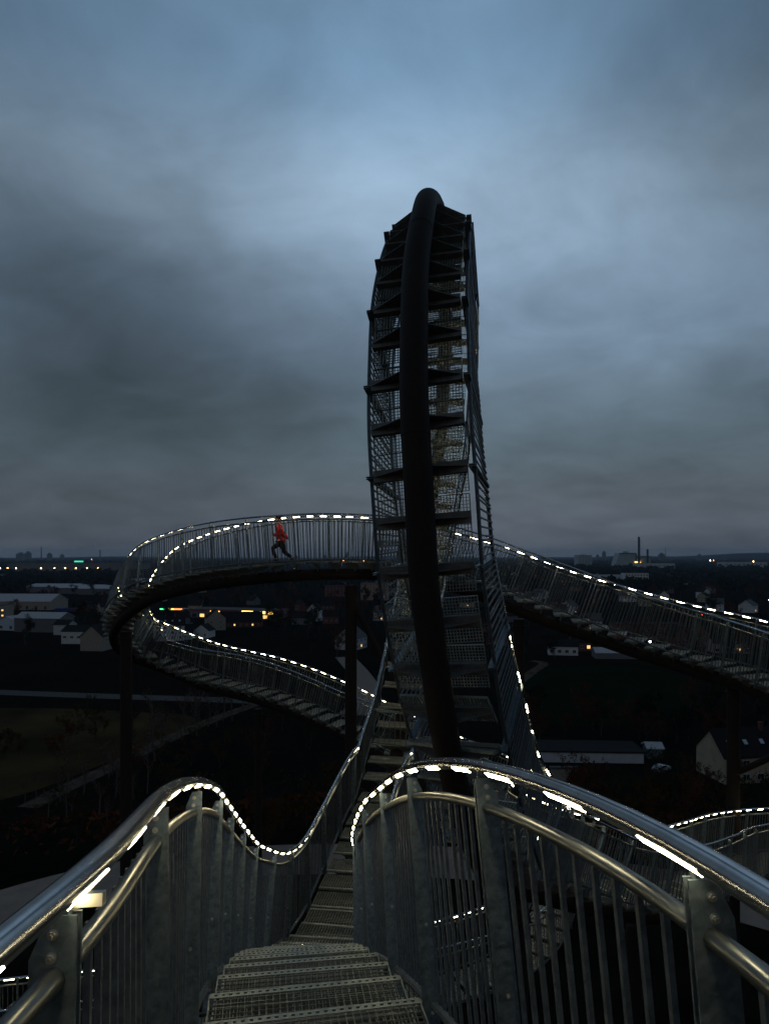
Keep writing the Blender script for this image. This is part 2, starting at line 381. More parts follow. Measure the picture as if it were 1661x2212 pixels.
def build_section(t, i0, i1, name, label, rails=True, treads=True, rail_n=10, leds=(True, True), free_posts=False):
    sl = slice(i0, min(t.n, i1+1)); P, T, U, S = t.P[sl], t.T[sl], t.U[sl], t.S[sl]
    q = slice(None, None, 3)
    mb = MB(); mb.sweep((P-U*.38+S*(.05*np.clip((S[:,0]*U[:,1]-.5)*2, 0, 1))[:,None])[q], S[q], U[q], .162, 24)
    for z_ in range(30, len(P)-3, 62):
        zz = slice(z_, z_+3); mb.sweep((P-U*.38+S*(.05*np.clip((S[:,0]*U[:,1]-.5)*2, 0, 1))[:,None])[zz], S[zz], U[zz], .166, 24)
    sec = obj(name, smooth_mesh(mb.data(name, M_PIPE)), ROOT); tag(sec, label)
    # flange rings along the pipe
    for side, nm in ((-1,'left'),(1,'right')):
        mb = MB(); mb.sweep((P+S*side*(HW+.015)+U*t.rh)[q], S[q], U[q], .026, 28)
        o = obj('handrail', smooth_mesh(mb.data('handrail', M_RAIL)), sec)
        mb = MB(); mb.sweep((P+S*side*(HW+.038)+U*t.mh)[q], S[q], U[q], .021, 10)
        obj('mid_rail', smooth_mesh(mb.data('mid_rail', M_MID)), sec)
        mb = MB(); mb.sweep((P+S*side*(HW+.055)+U*.05)[q], S[q], U[q], .023, 8)
        obj('lower_rail', smooth_mesh(mb.data('lower_rail', M_BAR)), sec)
    # treads, brackets, posts, panels, lights
    k = math.ceil((i0-OFF[t])/NUMP); 
    while True:
        i = int(round(k*NUMP+OFF[t]))
        if i >= i1 or i >= t.n-2: break
        P1, S2, T2, U2, w = tread_frame(t, i); down = t.T[i][2] < 0
        lower = T2 if down else -T2
        Sx = S2 if down else -S2
        M = Matrix(((Sx[0], lower[0], U2[0], P1[0]), (Sx[1], lower[1], U2[1], P1[1]), (Sx[2], lower[2], U2[2], P1[2]), (0,0,0,1)))
        D = item_dist(P1); vis = 1.0
        if treads: ITEMS['tread'].append((D, sec, ('inst', M, w), None))
        ITEMS['bracket'].append((D, sec, ('br', t, i), None))
        if not free_posts and k % 2 == 0:
            for side in (-1,1): ITEMS['post'].append((item_dist(t.at(i, side*HW, .6)), sec, ('po', t, i, side), None))
            i2 = int(round((k+2)*NUMP+OFF[t]))
            if i2 < t.n-1:
                for side in (-1,1): ITEMS['infill_panel'].append((item_dist(t.at((i+i2)//2, side*HW, .6)), sec, ('pa', t, i, i2, side), None))
        k += 1
    if free_posts:
        st = 1.215/DS; kq = math.ceil((i0-post_i)/st)
        while True:
            i = int(round(post_i+kq*st)); i2 = int(round(post_i+(kq+1)*st)); last = i2 > i1-4
            if last: i2 = next(x for x in range(i1, i1+60) if abs(((x-OFF[t])/NUMP)%2) < .07 or abs(((x-OFF[t])/NUMP)%2-2) < .07)
            for side in (-1,1):
                ITEMS['post'].append((item_dist(t.at(i, side*HW, .6)), sec, ('po', t, i, side), None))
                ITEMS['infill_panel'].append((item_dist(t.at((i+i2)//2, side*HW, .6)), sec, ('pa', t, i, i2, side), None))
            kq += 1
            if last: break
    j = i0
    step = .44/DS; n = int((i1-i0)/step)
    for a in range(n):
        j = i0+(a+.3)*step
        if t is TA and I_285 <= j < I_340 and a % 3 == 1: j += step*.5
        if j+5 >= t.n: break
        for side, on in zip((-1,1), leds):
            if on and not (t is TA and (I_195 < j < I_285 or (I_285 <= j < I_340 and a % 3 == 2))): ITEMS['led_light'].append((item_dist(t.at(j, side*HW, t.rh)), sec, ('le', t, j, side), None))
    return sec
OFF = {}
I_LOW = int(np.argmin(np.abs(TA.P[:320,1]-8.7*SC))); I_285 = int(np.argmin(np.abs(TA.P[:600,1]-11.9*SC)))+int(R(281)*4.95*SC/DS); I_340 = I_285+int(R(58)*4.95*SC/DS); I_195 = I_285-int(R(96)*4.95*SC/DS)
# a tread nose of path A stands at depth 3.39 units
iA = int(np.argmin(np.abs(TA.P[:200,1]-(3.39*SC-.25)))); OFF[TA] = iA % NUMP
post_i = int(np.argmin(np.abs(TA.P[:200,1]-1.0*SC)))
kk = round((post_i-OFF[TA])/NUMP)
OFF[TA] = post_i-kk*NUMP
if kk % 2: OFF[TA] -= NUMP
OFF[TB] = 0

def bracket_mb(mb, t, i):
    P, S, U, T = t.P[i], t.S[i], t.U[i], t.T[i]
    poly = [(-HW+.01,-.03),(HW-.01,-.03),(HW-.01,-.10),(.16,-.30),(-.16,-.30),(-HW+.01,-.10)]
    mb.prism(poly, P, S, U, T, .012)
    mb.box(P-U*.065, (HW-.012, .035, .07), [S, U, T])
def post_mb(mb, t, i, side, detail):
    P, S, U, T = t.P[i], t.S[i]*side, t.U[i], t.T[i]; c = P+S*HW
    top = t.rh-.045
    poly = [(0,-.10),(.080,-.10),(.080,top-.07),(.050,top),(0,top)]
    gap = .011
    if detail:
        for s_ in (-1,1): mb.prism(poly, c+T*s_*gap, S, U, T, .007, 0)
        mb.tube(c+S*.02+U*(top-.04), c+S*.016+U*(t.rh-.02), .007, n=8, mi=0)
        for (bx, bu) in ((.040, top-.030), (.042, top-.068), (.045, .42), (.045, .02)):
            q = c+S*bx+U*bu
            mb.tube(q-T*.028, q+T*.028, .0042, n=8, mi=1); 
            for s_ in (-1,1):
                mb.tube(q+T*s_*.0150, q+T*s_*.0166, .0098, n=14, mi=1); mb.tube(q+T*s_*.0166, q+T*s_*.0235, .0072, n=6, mi=1)
    else:
        mb.prism(poly, c, S, U, T, .026, 0)
        mb.tube(c+S*.02+U*(top-.04), c+S*.016+U*(t.rh-.02), .008, n=5, mi=0)
def panel_mb(mb, t, i, i2, side, bars=12):
    for b in range(1, bars):
        j = i+(i2-i)*b/bars; j0 = int(round(j)); S, U, T = t.S[j0]*side, t.U[j0], t.T[j0]
        a = t.P[j0]+S*(HW+.065)+U*.05; c = t.P[j0]+S*(HW+.065)+U*t.mh
        mb.bar(a, c, .014, .019, S)
def led_mb(mb, t, j, side):
    j0 = int(j); n = 4; idx = [min(t.n-1, int(round(j+x*.20/DS/n))) for x in range(n+1)]
    P, S, U, T = t.P[idx], t.S[idx]*side, t.U[idx], t.T[idx]
    ax = (-U*.9+S*.436) if (t is TA and I_285 <= j < I_340) else (-U*.95-S*.3) if (t is TA and I_LOW < j < I_195) else (-U*.72-S*.69) if (t is TA and j < I_LOW-105) else (-U*.5-S*.866); pr = np.cross(T, ax)
    c = P+S*(HW+.015)+U*t.rh+ax*.0262
    V = []; 
    for k in range(n+1):
        V += [c[k]-pr[k]*.0105-ax[k]*.004, c[k]+pr[k]*.0105-ax[k]*.004, c[k]+pr[k]*.010+ax[k]*.0008, c[k]-pr[k]*.010+ax[k]*.0008]
    F = [(4*k+a, 4*k+(a+1)%4, 4*k+4+(a+1)%4, 4*k+4+a) for k in range(n) for a in range(4)]+[(3,2,1,0),(4*n,4*n+1,4*n+2,4*n+3)]
    mb.add(V, F)
def flush_items():
    for typ, lst in ITEMS.items():
        lst.sort(key=lambda a: a[0]); near, rest = lst[:100], lst[100:]
        mats = {'tread': M_TREAD, 'bracket': M_PLATE, 'post': [M_GALV, M_BOLT], 'infill_panel': M_BAR, 'led_light': M_LED}[typ]
        def one(mb, spec, D):
            if spec[0] == 'br': bracket_mb(mb, *spec[1:])
            elif spec[0] == 'po': post_mb(mb, *spec[1:], D < 12)
            elif spec[0] == 'pa': panel_mb(mb, *spec[1:])
            elif spec[0] == 'le': led_mb(mb, *spec[1:])
        for D, sec, spec, _ in near:
            if spec[0] == 'inst':
                M, w = spec[1:]; me = (G_NEAR if D < 8 else G_MID) if w > .6 else G_LOOP
                obj('tread', me, sec, M)
            else:
                mb = MB(); one(mb, spec, D); obj(typ, mb.data(typ, mats), sec)
        if rest:
            mb = MB()
            for D, sec, spec, _ in rest:
                if spec[0] == 'inst':
                    Mx = np.array(spec[1]); V = F_FAR[0]@Mx[:3,:3].T+Mx[:3,3]; mb.add(V, F_FAR[1])
                else: one(mb, spec, D)
            tag(obj(typ, mb.data(typ+'_rest', mats), ROOT), kind='stuff')
i_loop0 = int(np.argmin(np.abs(TA.P[:600,1]-11.2*SC)))
i_loop1 = i_loop0+int(2*math.pi*4.95*SC*316/360/DS)
build_section(TA, 8, i_loop0, 'walkway_section', 'stairway going down from the viewer between two nearest railings', free_posts=True)
build_section(TA, i_loop0, i_loop1, 'loop_section', 'tall vertical loop of track with thick dark pipe on its outside')
build_section(TA, i_loop1, TA.n-1, 'walkway_section', 'lower curved walkway beyond the foot of the loop')
def ib(x, d):
    return int(np.argmin(np.hypot(TB.P[:,0]-x*SC, TB.P[:,1]-d*SC)))
b1, b2, b3 = ib(1.25,19.2), ib(-9.03,24.6), ib(2.2,22.7)
build_section(TB, 0, b1, 'walkway_section', 'stair flight falling to the right behind the loop')
build_section(TB, b1, b2, 'walkway_section', 'high level walkway curving round at the left where the person runs')
build_section(TB, b2, b3, 'walkway_section', 'lit stair flight coming down from the left turn toward the loop')
build_section(TB, b3, TB.n-1, 'walkway_section', 'lowest walkway run passing underneath the stairway')
flush_items()

# supports down to the hilltop
def column(x, d, htop, r, lab=None):
    bx, by = x*SC, d*SC; z0 = float(terrain(bx, by))-.3; z1 = CAMZ+htop*SC
    mb = MB(); mb.tube((bx,by,z0), (bx,by,z1), r, n=24); mb.tube((bx,by,z0), (bx,by,z0+.36), r*1.7, n=24)
    mb.tube((bx,by,z1-.25), (bx,by,z1-.2), r*1.25, n=24)
    return obj('support_column', smooth_mesh(mb.data('support_column', M_PIPE)), ROOT)
column((273-CX)/FPX*22.4, 22.4, -2.4, .205)
column((758-CX)/FPX*18.0, 18.0, -.75, .17)
column((1583-CX)/FPX*16.9, 16.9, -3.05, .165)
column((558-CX)/FPX*24.6, 24.6, -5.3, .15)
column(.95, 17.35, -3.0, .17); column(4.4, 12.55, -6.5, .16); column(-5.2, 13.3, -9.6, .15); column(3.6, 19.05, -1.7, .17); column(1.9,10.2,-5.0,.18)
def strut(a, b, r):
    mb = MB(); mb.tube(ctl(*a), ctl(*b), r, n=14); obj('strut', smooth_mesh(mb.data('strut', M_PIPE)), ROOT)
strut(((765-CX)/FPX*18, 18, -1.2), (.75, 17.35, -4.2), .085)
strut(((1583-CX)/FPX*16.9, 16.9, -5.2), (9.4, 15.0, -3.7), .085)

# the barrier across the stairs at the entry to the loop
ig = i_loop0+int(4.0/DS)
def barrier():
    P, S = TA.P[ig], TA.S[ig]; Z = np.array([0,0,1.]); T = np.cross(Z, S)
    g = MB(); a = P-S*(HW-.02); b = P+S*(HW-.02)
    g.bar(a+Z*.92, b+Z*.92, .05, .04, Z); g.bar(a+Z*.16, b+Z*.16, .03, .03, Z)
    for s in np.linspace(-1,1,9): g.bar(P+S*s*(HW-.04)+Z*.16, P+S*s*(HW-.04)+Z*.9, .014, .014, S)
    obj('barrier_gate', g.data('barrier_gate', M_BAR), ROOT)
barrier()
# small light fitting fixed on top of the nearest left post
def fitting():
    i = post_i; S = -TA.S[i]; c = TA.at(i, -HW, TA.rh-.045)
    T, U = TA.T[i], TA.U[i]; mb = MB()
    mb.box(c-S*.012+U*.022, (.030, .010, .011), [S, T, U]); mb.box(c+S*.012+U*.014, (.012,.006,.008), [S,T,U])
    obj('light_fitting', mb.data('light_fitting', M_LEDBODY), ROOT)
fitting()
# ------------------------------------------------------------------ ground surfaces
M_ROAD = mat('asphalt_road', (.12,.115,.11), .9, spec=0, noise=(.8, (.08,.075,.07), 5, .3, .7))
M_GRAVEL = mat('gravel_path', (.13,.10,.08), .95, spec=0, noise=(.35, (.03,.022,.016), 6, .3, .7), bump=.4)
M_PAVE = mat('plateau_paving', (.30,.235,.20), .9, spec=0, noise=(1.2, (.22,.175,.15), 5, .3, .7))
M_FIELD = mat('rough_field', (.075,.050,.022), .95, spec=0, noise=(.05, (.028,.022,.011), 8, .35, .65), bump=.3)
M_LAWN = mat('lawn', (.008,.019,.008), .95, spec=0, noise=(.08, (.005,.010,.005), 6, .3, .7))
def G(px, py): p = ground_at(px, py); return (p.x, p.y)
ground_strip('road', [G(-160,1489), G(0,1496), G(190,1503), G(420,1511), G(560,1516)], 7.5, M_ROAD, .06)
ground_strip('path', [G(60,1745), G(143,1703), G(250,1655), G(360,1600), G(470,1552), G(560,1520)], 4.2, M_GRAVEL, .05)
ground_strip('path', [G(745,1420), G(775,1455), G(792,1485), G(790,1520), G(760,1545)], 8.5, M_PAVE, .05)
ground_strip('path', [G(1120,1475), G(1150,1452), G(1172,1432), G(1148,1428)], 4.0, M_GRAVEL, .05)
def ring_path():
    pts = []
    for a in range(-100, 101, 8):
        r = 21.5; pts.append((math.sin(R(a))*r, 10.5+math.cos(R(a))*r))
    ground_strip('path', pts, [3.2,3.2,3.0,3.2,3.2], M_PAVE, .05, n=120)
ring_path()
def patch(name, pxs, m, lift):
    C = [ground_at(*p) for p in pxs]; c = sum((Vector(p) for p in C), Vector())/len(C); V = [(c.x, c.y, c.z+lift)]; F = []; K = 10; n = len(C)
    P = spline(np.array([(p.x, p.y, 0) for p in C]+[(C[0].x, C[0].y, 0)]), n*8)
    for k in range(1, K+1):
        for p in P[:-1]:
            q = (c.x+(p[0]-c.x)*k/K, c.y+(p[1]-c.y)*k/K); V.append((*q, float(terrain(*q))+lift))
    N_ = len(P)-1
    for j in range(N_): F.append((0, 1+j, 1+(j+1)%N_))
    for k in range(K-1):
        b = 1+k*N_
        for j in range(N_): F.append((b+j, b+N_+j, b+N_+(j+1)%N_, b+(j+1)%N_))
    mb = MB(); mb.add(V, F); tag(obj(name, mb.data(name, m)), kind='structure')
patch('field', [(-220,1535),(60,1530),(280,1538),(420,1550),(330,1610),(190,1665),(60,1715),(-160,1760)], M_FIELD, .03)
patch('lawn', [(1125,1500),(1180,1445),(1300,1438),(1420,1448),(1500,1475),(1490,1530),(1300,1570),(1160,1560)], M_LAWN, .03)

# ------------------------------------------------------------------ trees
M_BARK = mat('bark', (.060,.050,.042), .9, noise=(6, (.03,.025,.02), 4, .3, .7))
M_BIRCH = mat('birch_bark', (.11,.09,.07), .8, noise=(5, (.04,.03,.025), 4, .45, .6))
LEAFM = [mat('foliage_'+n, c, .9, noise=(.9, c2, 4, .35, .65), spec=0) for n, c, c2 in
         (('rust', (.12,.040,.018), (.05,.022,.012)), ('olive', (.030,.032,.012), (.016,.018,.008)), ('dark_green', (.012,.022,.012), (.007,.012,.007)), ('ochre', (.085,.050,.014), (.04,.026,.01)))]
def tree_meshes(kind, H, Wd, leaves, leaf, seed, base=.25):
    rg = np.random.RandomState(seed); t = MB(); ends = []
    def branch(p, d, L, r, lev):
        q = p+d*L; mid = p+d*L*.5+rg.randn(3)*L*.05; t.tube(p, mid, r, r*.8, 5); t.tube(mid, q, r*.8, r*.55, 5); ends.append(mid); ends.append(q)
        if lev < 3:
            for _ in range(3 if lev else 6):
                a = rg.rand()*6.283; e = np.array([math.cos(a), math.sin(a), .55+rg.rand()*.8]); e /= np.linalg.norm(e)
                e = e*.75+d*.25; e /= np.linalg.norm(e); s = p+d*L*(.45+.5*rg.rand()) if lev else p+d*L*(base+(.95-base)*rg.rand())
                branch(s, e, L*(.34 if lev == 0 else .55)*(.7+.5*rg.rand())*(Wd/H*2.2 if lev == 0 else 1), r*.5, lev+1)
    branch(np.zeros(3)-np.array([0,0,.3]), np.array([rg.randn()*.03, rg.randn()*.03, 1.]), H*.8, H*.017, 0)
    E = np.array([e for e in ends[2:]]); c = MB()
    V = []; F = []
    for k in range(leaves):
        p = E[rg.randint(len(E))]+rg.randn(3)*np.array([.05*H,.05*H,.045*H])
        if p[2] < H*.1: p[2] = H*(.1+.2*rg.rand())
        a = rg.randn(3); a /= np.linalg.norm(a); b = np.cross(a, rg.randn(3)); b /= np.linalg.norm(b); s = leaf*(.5+rg.rand())
        n = len(V); V += [p-a*s, p+b*s*.5, p+a*s, p-b*s*.5]; F.append((n, n+1, n+2, n+3))
    c.add(V, F); return t, c
TREES = []
for spec in [('broad', 11, 9, 1500, .30, 1, 0, M_BARK, .25), ('broad', 12, 8, 1300, .30, 2, 1, M_BARK, .25), ('broad', 9, 8, 1600, .28, 3, 2, M_BARK, .2), ('slim', 13, 5, 260, .16, 4, 0, M_BIRCH, .35), ('shrub', 3.4, 4.5, 1000, .13, 5, 0, M_BARK, .05), ('shrub', 3.0, 4.2, 1000, .13, 6, 3, M_BARK, .05), ('shrub', 3.2, 4.5, 1000, .13, 8, 1, M_BARK, .05)]:
    t, c = tree_meshes(spec[0], *spec[1:6], base=spec[8]); TREES.append((t.data('trunk', spec[7]), c.data('crown', LEAFM[spec[6]])))
def plant_tree(k, x, y, s, label, group, name, cat='tree'):
    r = empty(name, (x, y, float(terrain(x, y))-.1), random.random()*6.28); r.scale = (s, s, s*random.uniform(.85,1.15))
    tag(r, label, cat, group)
    a = bpy.data.objects.new('trunk', TREES[k][0]); COL.objects.link(a); a.parent = r
    b = bpy.data.objects.new('crown', TREES[k][1]); COL.objects.link(b); b.parent = r
    return r
occupied = []
def free(x, y, r=6):
    return all((x-a)**2+(y-b)**2 > (r+c)**2 for a, b, c in occupied)
M_W = {n: mat('wall_'+n, c, .85, noise=(.7, c2, 5, .3, .7), spec=.1) for n, c, c2 in
       (('white', (.66,.67,.68), (.52,.53,.54)), ('cream', (.44,.35,.25), (.34,.27,.20)), ('grey', (.17,.175,.185), (.13,.135,.14)), ('tan', (.36,.31,.26), (.28,.24,.20)), ('brick', (.16,.060,.048), (.11,.045,.038)), ('pinkish', (.42,.26,.19), (.34,.21,.15)), ('bluewhite', (.52,.60,.70), (.42,.49,.58)), ('lightgrey', (.55,.56,.58), (.42,.43,.45)))}
M_RF = {n: mat('roof_'+n, c, .8, noise=(1.2, c2, 5, .3, .7), spec=.05) for n, c, c2 in
        (('dark', (.012,.012,.014), (.022,.020,.020)), ('brown', (.030,.018,.014), (.02,.012,.01)), ('pale', (.50,.51,.53), (.36,.36,.38)), ('grey', (.11,.115,.12), (.08,.083,.086)))}
M_GLASS = mat('window_glass', (.02,.025,.03), .15); M_LIT = mat('lit_window', (.8,.5,.2), .5, 0, (1.0,.55,.18), 1.6)
M_LITW = mat('lit_sign_white', (1,1,1), .5, 0, (1.0,.85,.55), 4); M_FRAME = mat('window_frame', (.5,.5,.5), .6)
def building(px, py, w, dp, hw, hr, rot, wall, roof, label, wins=None, cat='house', name='house', lit=(), ridge='x', parapet=False, anchor=None, skylights=0, chimney=False, group=None):
    """px, py: foot of the wall that faces us; w wide, dp deep, wall hw high, roof hr more; rot degrees"""
    p = ground_at(px, py) if anchor is None else Vector(anchor); occupied.append((p.x, p.y+dp/2, max(w, dp)*.6))
    r = empty(name, (p.x, p.y, p.z-.1), R(rot)); tag(r, label, cat, group)
    mb = MB(); mb.box((0, dp/2, hw/2), (w/2, dp/2, hw/2))
    if hr > 0:
        if ridge == 'y':
            for y in (0.0, dp-.2): mb.prism([(-w/2,hw),(w/2,hw),(0,hw+hr)], (0,y+.1,0), (1,0,0), (0,0,1), (0,-1,0), .2)
        else:
            for x in (-w/2+.1, w/2-.1): mb.prism([(0,hw),(dp,hw),(dp/2,hw+hr)], (x,0,0), (0,1,0), (0,0,1), (1,0,0), .2)
    kid('wall', mb.data('wall', M_W[wall]), r)
    mb = MB(); e = .35
    if hr > 0 and ridge == 'y':
        L = math.hypot(w/2+e, hr*(1+2*e/w)); a = math.atan2(hr, w/2)
        for s in (-1,1):
            mb.box((s*(w/4+e/2), dp/2, hw+hr/2-hr*e/w+.14), (L/2, dp/2+e, .12), [(math.cos(a),0,-s*math.sin(a)),(0,1,0),(s*math.sin(a),0,math.cos(a))])
    elif hr > 0:
        L = math.hypot(dp/2+e, hr*(1+2*e/dp)); a = math.atan2(hr, dp/2)
        for s in (-1,1):
            mb.box((0, dp/2+s*(dp/4+e/2), hw+hr/2-hr*e/dp+.14), (w/2+e, L/2, .12), [(1,0,0),(0,math.cos(a),-s*math.sin(a)),(0,s*math.sin(a),math.cos(a))])
    else:
        mb.box((0, dp/2, hw+.15), (w/2+.25, dp/2+.25, .15))
        if parapet: 
            n = max(3, int(w/9))
            for i in range(n): mb.box((-w/2+w*(i+.5)/n, dp/2, hw+.6), (w/n*.18, dp*.35, .3))
    rf = kid('roof', mb.data('roof', M_RF[roof]), r)
    if chimney:
        mb = MB(); mb.box((w*.2, dp*.45, hw+hr+.3), (.35,.35,.9)); mb.box((w*.2, dp*.45, hw+hr+1.25), (.43,.43,.06)); kid('chimney', mb.data('chimney', M_W['brick']), rf)
    for i in range(skylights):
        a = math.atan2(hr, dp/2); x = -w*.35+w*.7*(i/max(1, skylights-1)); t = .45
        mb = MB(); mb.box((x, dp/2*t, hw+hr*t+.34), (.4,.55,.05), [(1,0,0),(0,math.cos(a),math.sin(a)),(0,-math.sin(a),math.cos(a))]); kid('skylight', mb.data('skylight', M_W['bluewhite']), rf)
    if wins:
        cols, rows, ww, wh, z0, dz = wins; q = 0
        for j in range(rows):
            for i in range(cols):
                x = -w/2+w*(i+.5)/cols; z = z0+dz*j; on = q in lit; q += 1
                mb = MB(); 
                mb.box((x, -.03, z), (ww/2+.08, .03, wh/2+.08)); f = kid('window', mb.data('window', M_FRAME), r)
                mb = MB(); mb.box((x-ww*.26, -.07, z), (ww*.22, .012, wh/2-.03)); mb.box((x+ww*.26, -.07, z), (ww*.22, .012, wh/2-.03)); kid('pane', mb.data('pane', M_LIT if on else M_GLASS), f)
    return r
# hand-placed buildings, nearest first
bh = building(1642, 1692, 15.5, 9.5, 5.4, 4.4, 9, 'cream', 'dark', 'cream rendered house with dark skylight roof beside the tall column at the lower right', (5,2,1.4,1.1,1.4,2.7), skylights=4, chimney=True)
building(1276, 1648, 22.5, 9, 2.35, 0, -3, 'lightgrey', 'dark', 'long low garage row with pale wall band below a flat dark roof', cat='garage', name='garage_row')
building(1415, 1640, 3.2, 4, 2.3, .8, -5, 'grey', 'pale', 'small shed with pale tin roof between the garage row and the cream house', cat='shed', name='shed')
building(1218, 1688, 5.2, .5, 2.6, 0, 0, 'tan', 'grey', 'tan concrete wall stub just beside the loop railing', cat='wall', name='garden_wall')
building(198, 1407, 11, 16, 7, 5.0, -6, 'tan', 'dark', 'tan gable-ended barn with dark roof next to the left walkway turn', ridge='y', cat='barn', name='barn')
building(178, 1392, 22, 12, 6.5, 2.5, -5, 'white', 'dark', 'white industrial hall with dark roof behind the tan barn', (6,1,1.6,1.0,3.6,1), cat='hall', name='industrial_hall')
building(132, 1372, 9, 9, 6.0, 2.2, -8, 'lightgrey', 'dark', 'small pale annex with dark roof between the warehouse and the white hall', cat='annex', name='annex')
building(80, 1366, 29, 15, 8.2, 3.0, -9, 'grey', 'pale', 'grey warehouse with a ribbed pale roof at the edge of the field', cat='warehouse', name='warehouse')
building(14, 1362, 15, 12, 5.5, 3.0, -20, 'bluewhite', 'pale', 'bluish white gabled workshop at the far left edge', (2,1,2,1.8,2,1), cat='workshop', name='workshop', ridge='y')
building(-8, 1342, 12, 12, 11, 0, 0, 'tan', 'grey', 'tan flat block with two lit windows behind the bluish workshop', (4,2,1.3,1.1,4,3.6), cat='building', name='flat_block', lit=(3,7))
building(30, 1318, 62, 30, 7.0, 5.5, -3, 'tan', 'pale', 'long warehouse with a broad pale roof band at the left edge', (8,1,2.2,3,2,1), cat='warehouse', name='warehouse')
building(365, 1385, 15.5, 11, 8.2, 4.4, 14, 'white', 'dark', 'white three storey house with a row of roof lights inside the walkway turn', (4,3,1.0,1.3,1.9,2.6), skylights=4, chimney=True)
building(400, 1382, 8, 9, 3.5, 3.0, 10, 'bluewhite', 'dark', 'low bluish house beside the white three storey house', (3,1,1,1,1.7,1))
building(435, 1378, 9, 8, 4.0, 3.2, -12, 'white', 'dark', 'small white cottage in front of the long barn roof', (2,1,1,1.1,1.7,1), ridge='y')
building(467, 1362, 11.5, 9, 7.5, 5.0, 20, 'tan', 'dark', 'tan gable house at the end of the long dark roof', (2,2,.9,1.2,2.0,3.0), ridge='y')
building(520, 1356, 26, 10, 4.0, 5.5, 6, 'brick', 'dark', 'long dark roofed terrace in front of the lit store', (7,1,1.0,1.1,1.8,1), lit=(2,5), cat='terrace', name='terrace_house')
building(676, 1342, 8.5, 10, 7.6, 4.8, -10, 'white', 'dark', 'narrow white gabled house left of the tall central column', (2,2,1.2,1.5,2.6,3.3), ridge='y')
building(648, 1350, 11, 9, 4.6, 3.6, -10, 'grey', 'brown', 'low grey house attached left of the narrow white gabled house', (3,1,1,1.1,1.8,1))
building(716, 1348, 10, 8, 5.2, 3.8, 12, 'brick', 'brown', 'red brick house beside the narrow white gabled house', (3,1,1,1.2,2.2,1), chimney=True)
building(808, 1297, 27, 16, 17, 0, -6, 'pinkish', 'grey', 'pinkish brick apartment block of six floors beside the loop', (9,6,1.1,1.2,2.2,2.7), cat='apartment block', name='apartment_block', parapet=True)
building(727, 1290, 26, 16, 12, 0, -2, 'brick', 'dark', 'dark brick apartment block behind the walkway pillar', (7,4,1.1,1.2,2.2,2.7), cat='apartment block', name='apartment_block')
building(1216, 1416, 13, 8, 4.2, 2.6, -10, 'white', 'dark', 'low white bungalow on the far side of the lawn', (4,1,1.4,1.3,1.9,1), name='bungalow', cat='bungalow')
building(1257, 1408, 9, 8, 4.6, 3.6, 0, 'brick', 'dark', 'brick house with two orange lit windows beyond the lawn', (3,1,1.5,1.5,2.2,1), lit=(0,2))
building(1335, 1424, 19, 9, 2.6, 1.8, -4, 'grey', 'pale', 'row of pale roofed sheds along the far lawn edge', cat='shed', name='shed_row')
building(1405, 1382, 37, 11, 8.2, 0, -3, 'brick', 'dark', 'long dark apartment row with pale roof edge behind the right stair flight', (12,2,1.3,1.6,2.2,3.2), cat='apartment row', name='apartment_row')
building(1472, 1402, 8, 10, 6.2, 4.4, 6, 'brick', 'brown', 'red brick gable house in front of the apartment row', (2,2,1,1.3,1.9,2.8), ridge='y')
building(1512, 1398, 8, 10, 6.4, 4.6, -4, 'brick', 'brown', 'taller red brick gable house nearest the right stair flight', (2,2,1,1.3,1.9,2.8), ridge='y', chimney=True)
building(1580, 1412, 16, 9, 4.6, 2.2, -6, 'tan', 'dark', 'tan garage terrace at the right edge under the stair flight', (5,1,1.6,1.5,1.6,1), lit=(3,), cat='terrace', name='terrace_house')
building(1322, 1256, 52, 25, 11, 0, 0, 'bluewhite', 'pale', 'long white commercial hall in the middle distance', (9,1,3,2.2,6,1), cat='hall', name='commercial_hall')
building(1375, 1257, 40, 22, 15, 0, 0, 'white', 'grey', 'boxy white office block beside the commercial hall', (8,3,2.4,2,3,4.2), cat='office block', name='office_block')
building(1610, 1226, 160, 60, 20, 0, 0, 'lightgrey', 'pale', 'wide pale logistics hall near the right horizon', (10,1,8,3,12,1), cat='hall', name='logistics_hall')
building(1420, 1228, 120, 60, 18, 0, 0, 'lightgrey', 'grey', 'grey factory hall with lamps beyond the power plant', (8,1,6,3,9,1), cat='hall', name='factory_hall')
building(160, 1234, 380, 90, 22, 0, 0, 'grey', 'grey', 'very long grey storage hall below the left horizon', cat='hall', name='storage_hall')
for k, (px, py, w_) in enumerate([(110,1280,60),(165,1283,55),(215,1285,50)]):
    building(px, py, w_, 40, 7, 3.0, -3, 'grey', 'pale', ['long pale ribbed factory roof farthest left of three', 'middle one of three pale ribbed factory roofs', 'rightmost of three pale ribbed factory roofs beside the walkway turn'][k], cat='factory', name='factory_hall', ridge='x')
for k, px in enumerate([282, 300, 318, 336, 354, 372]):
    building(px, 1267, 9.5, 60, 6, 4.5, 0, 'grey', 'pale', 'arched pale shed roof number among the row seen through the left railing'.replace(' number',''), cat='factory bay', name='factory_bay', ridge='y', group='row of pale factory roofs behind the left railing')

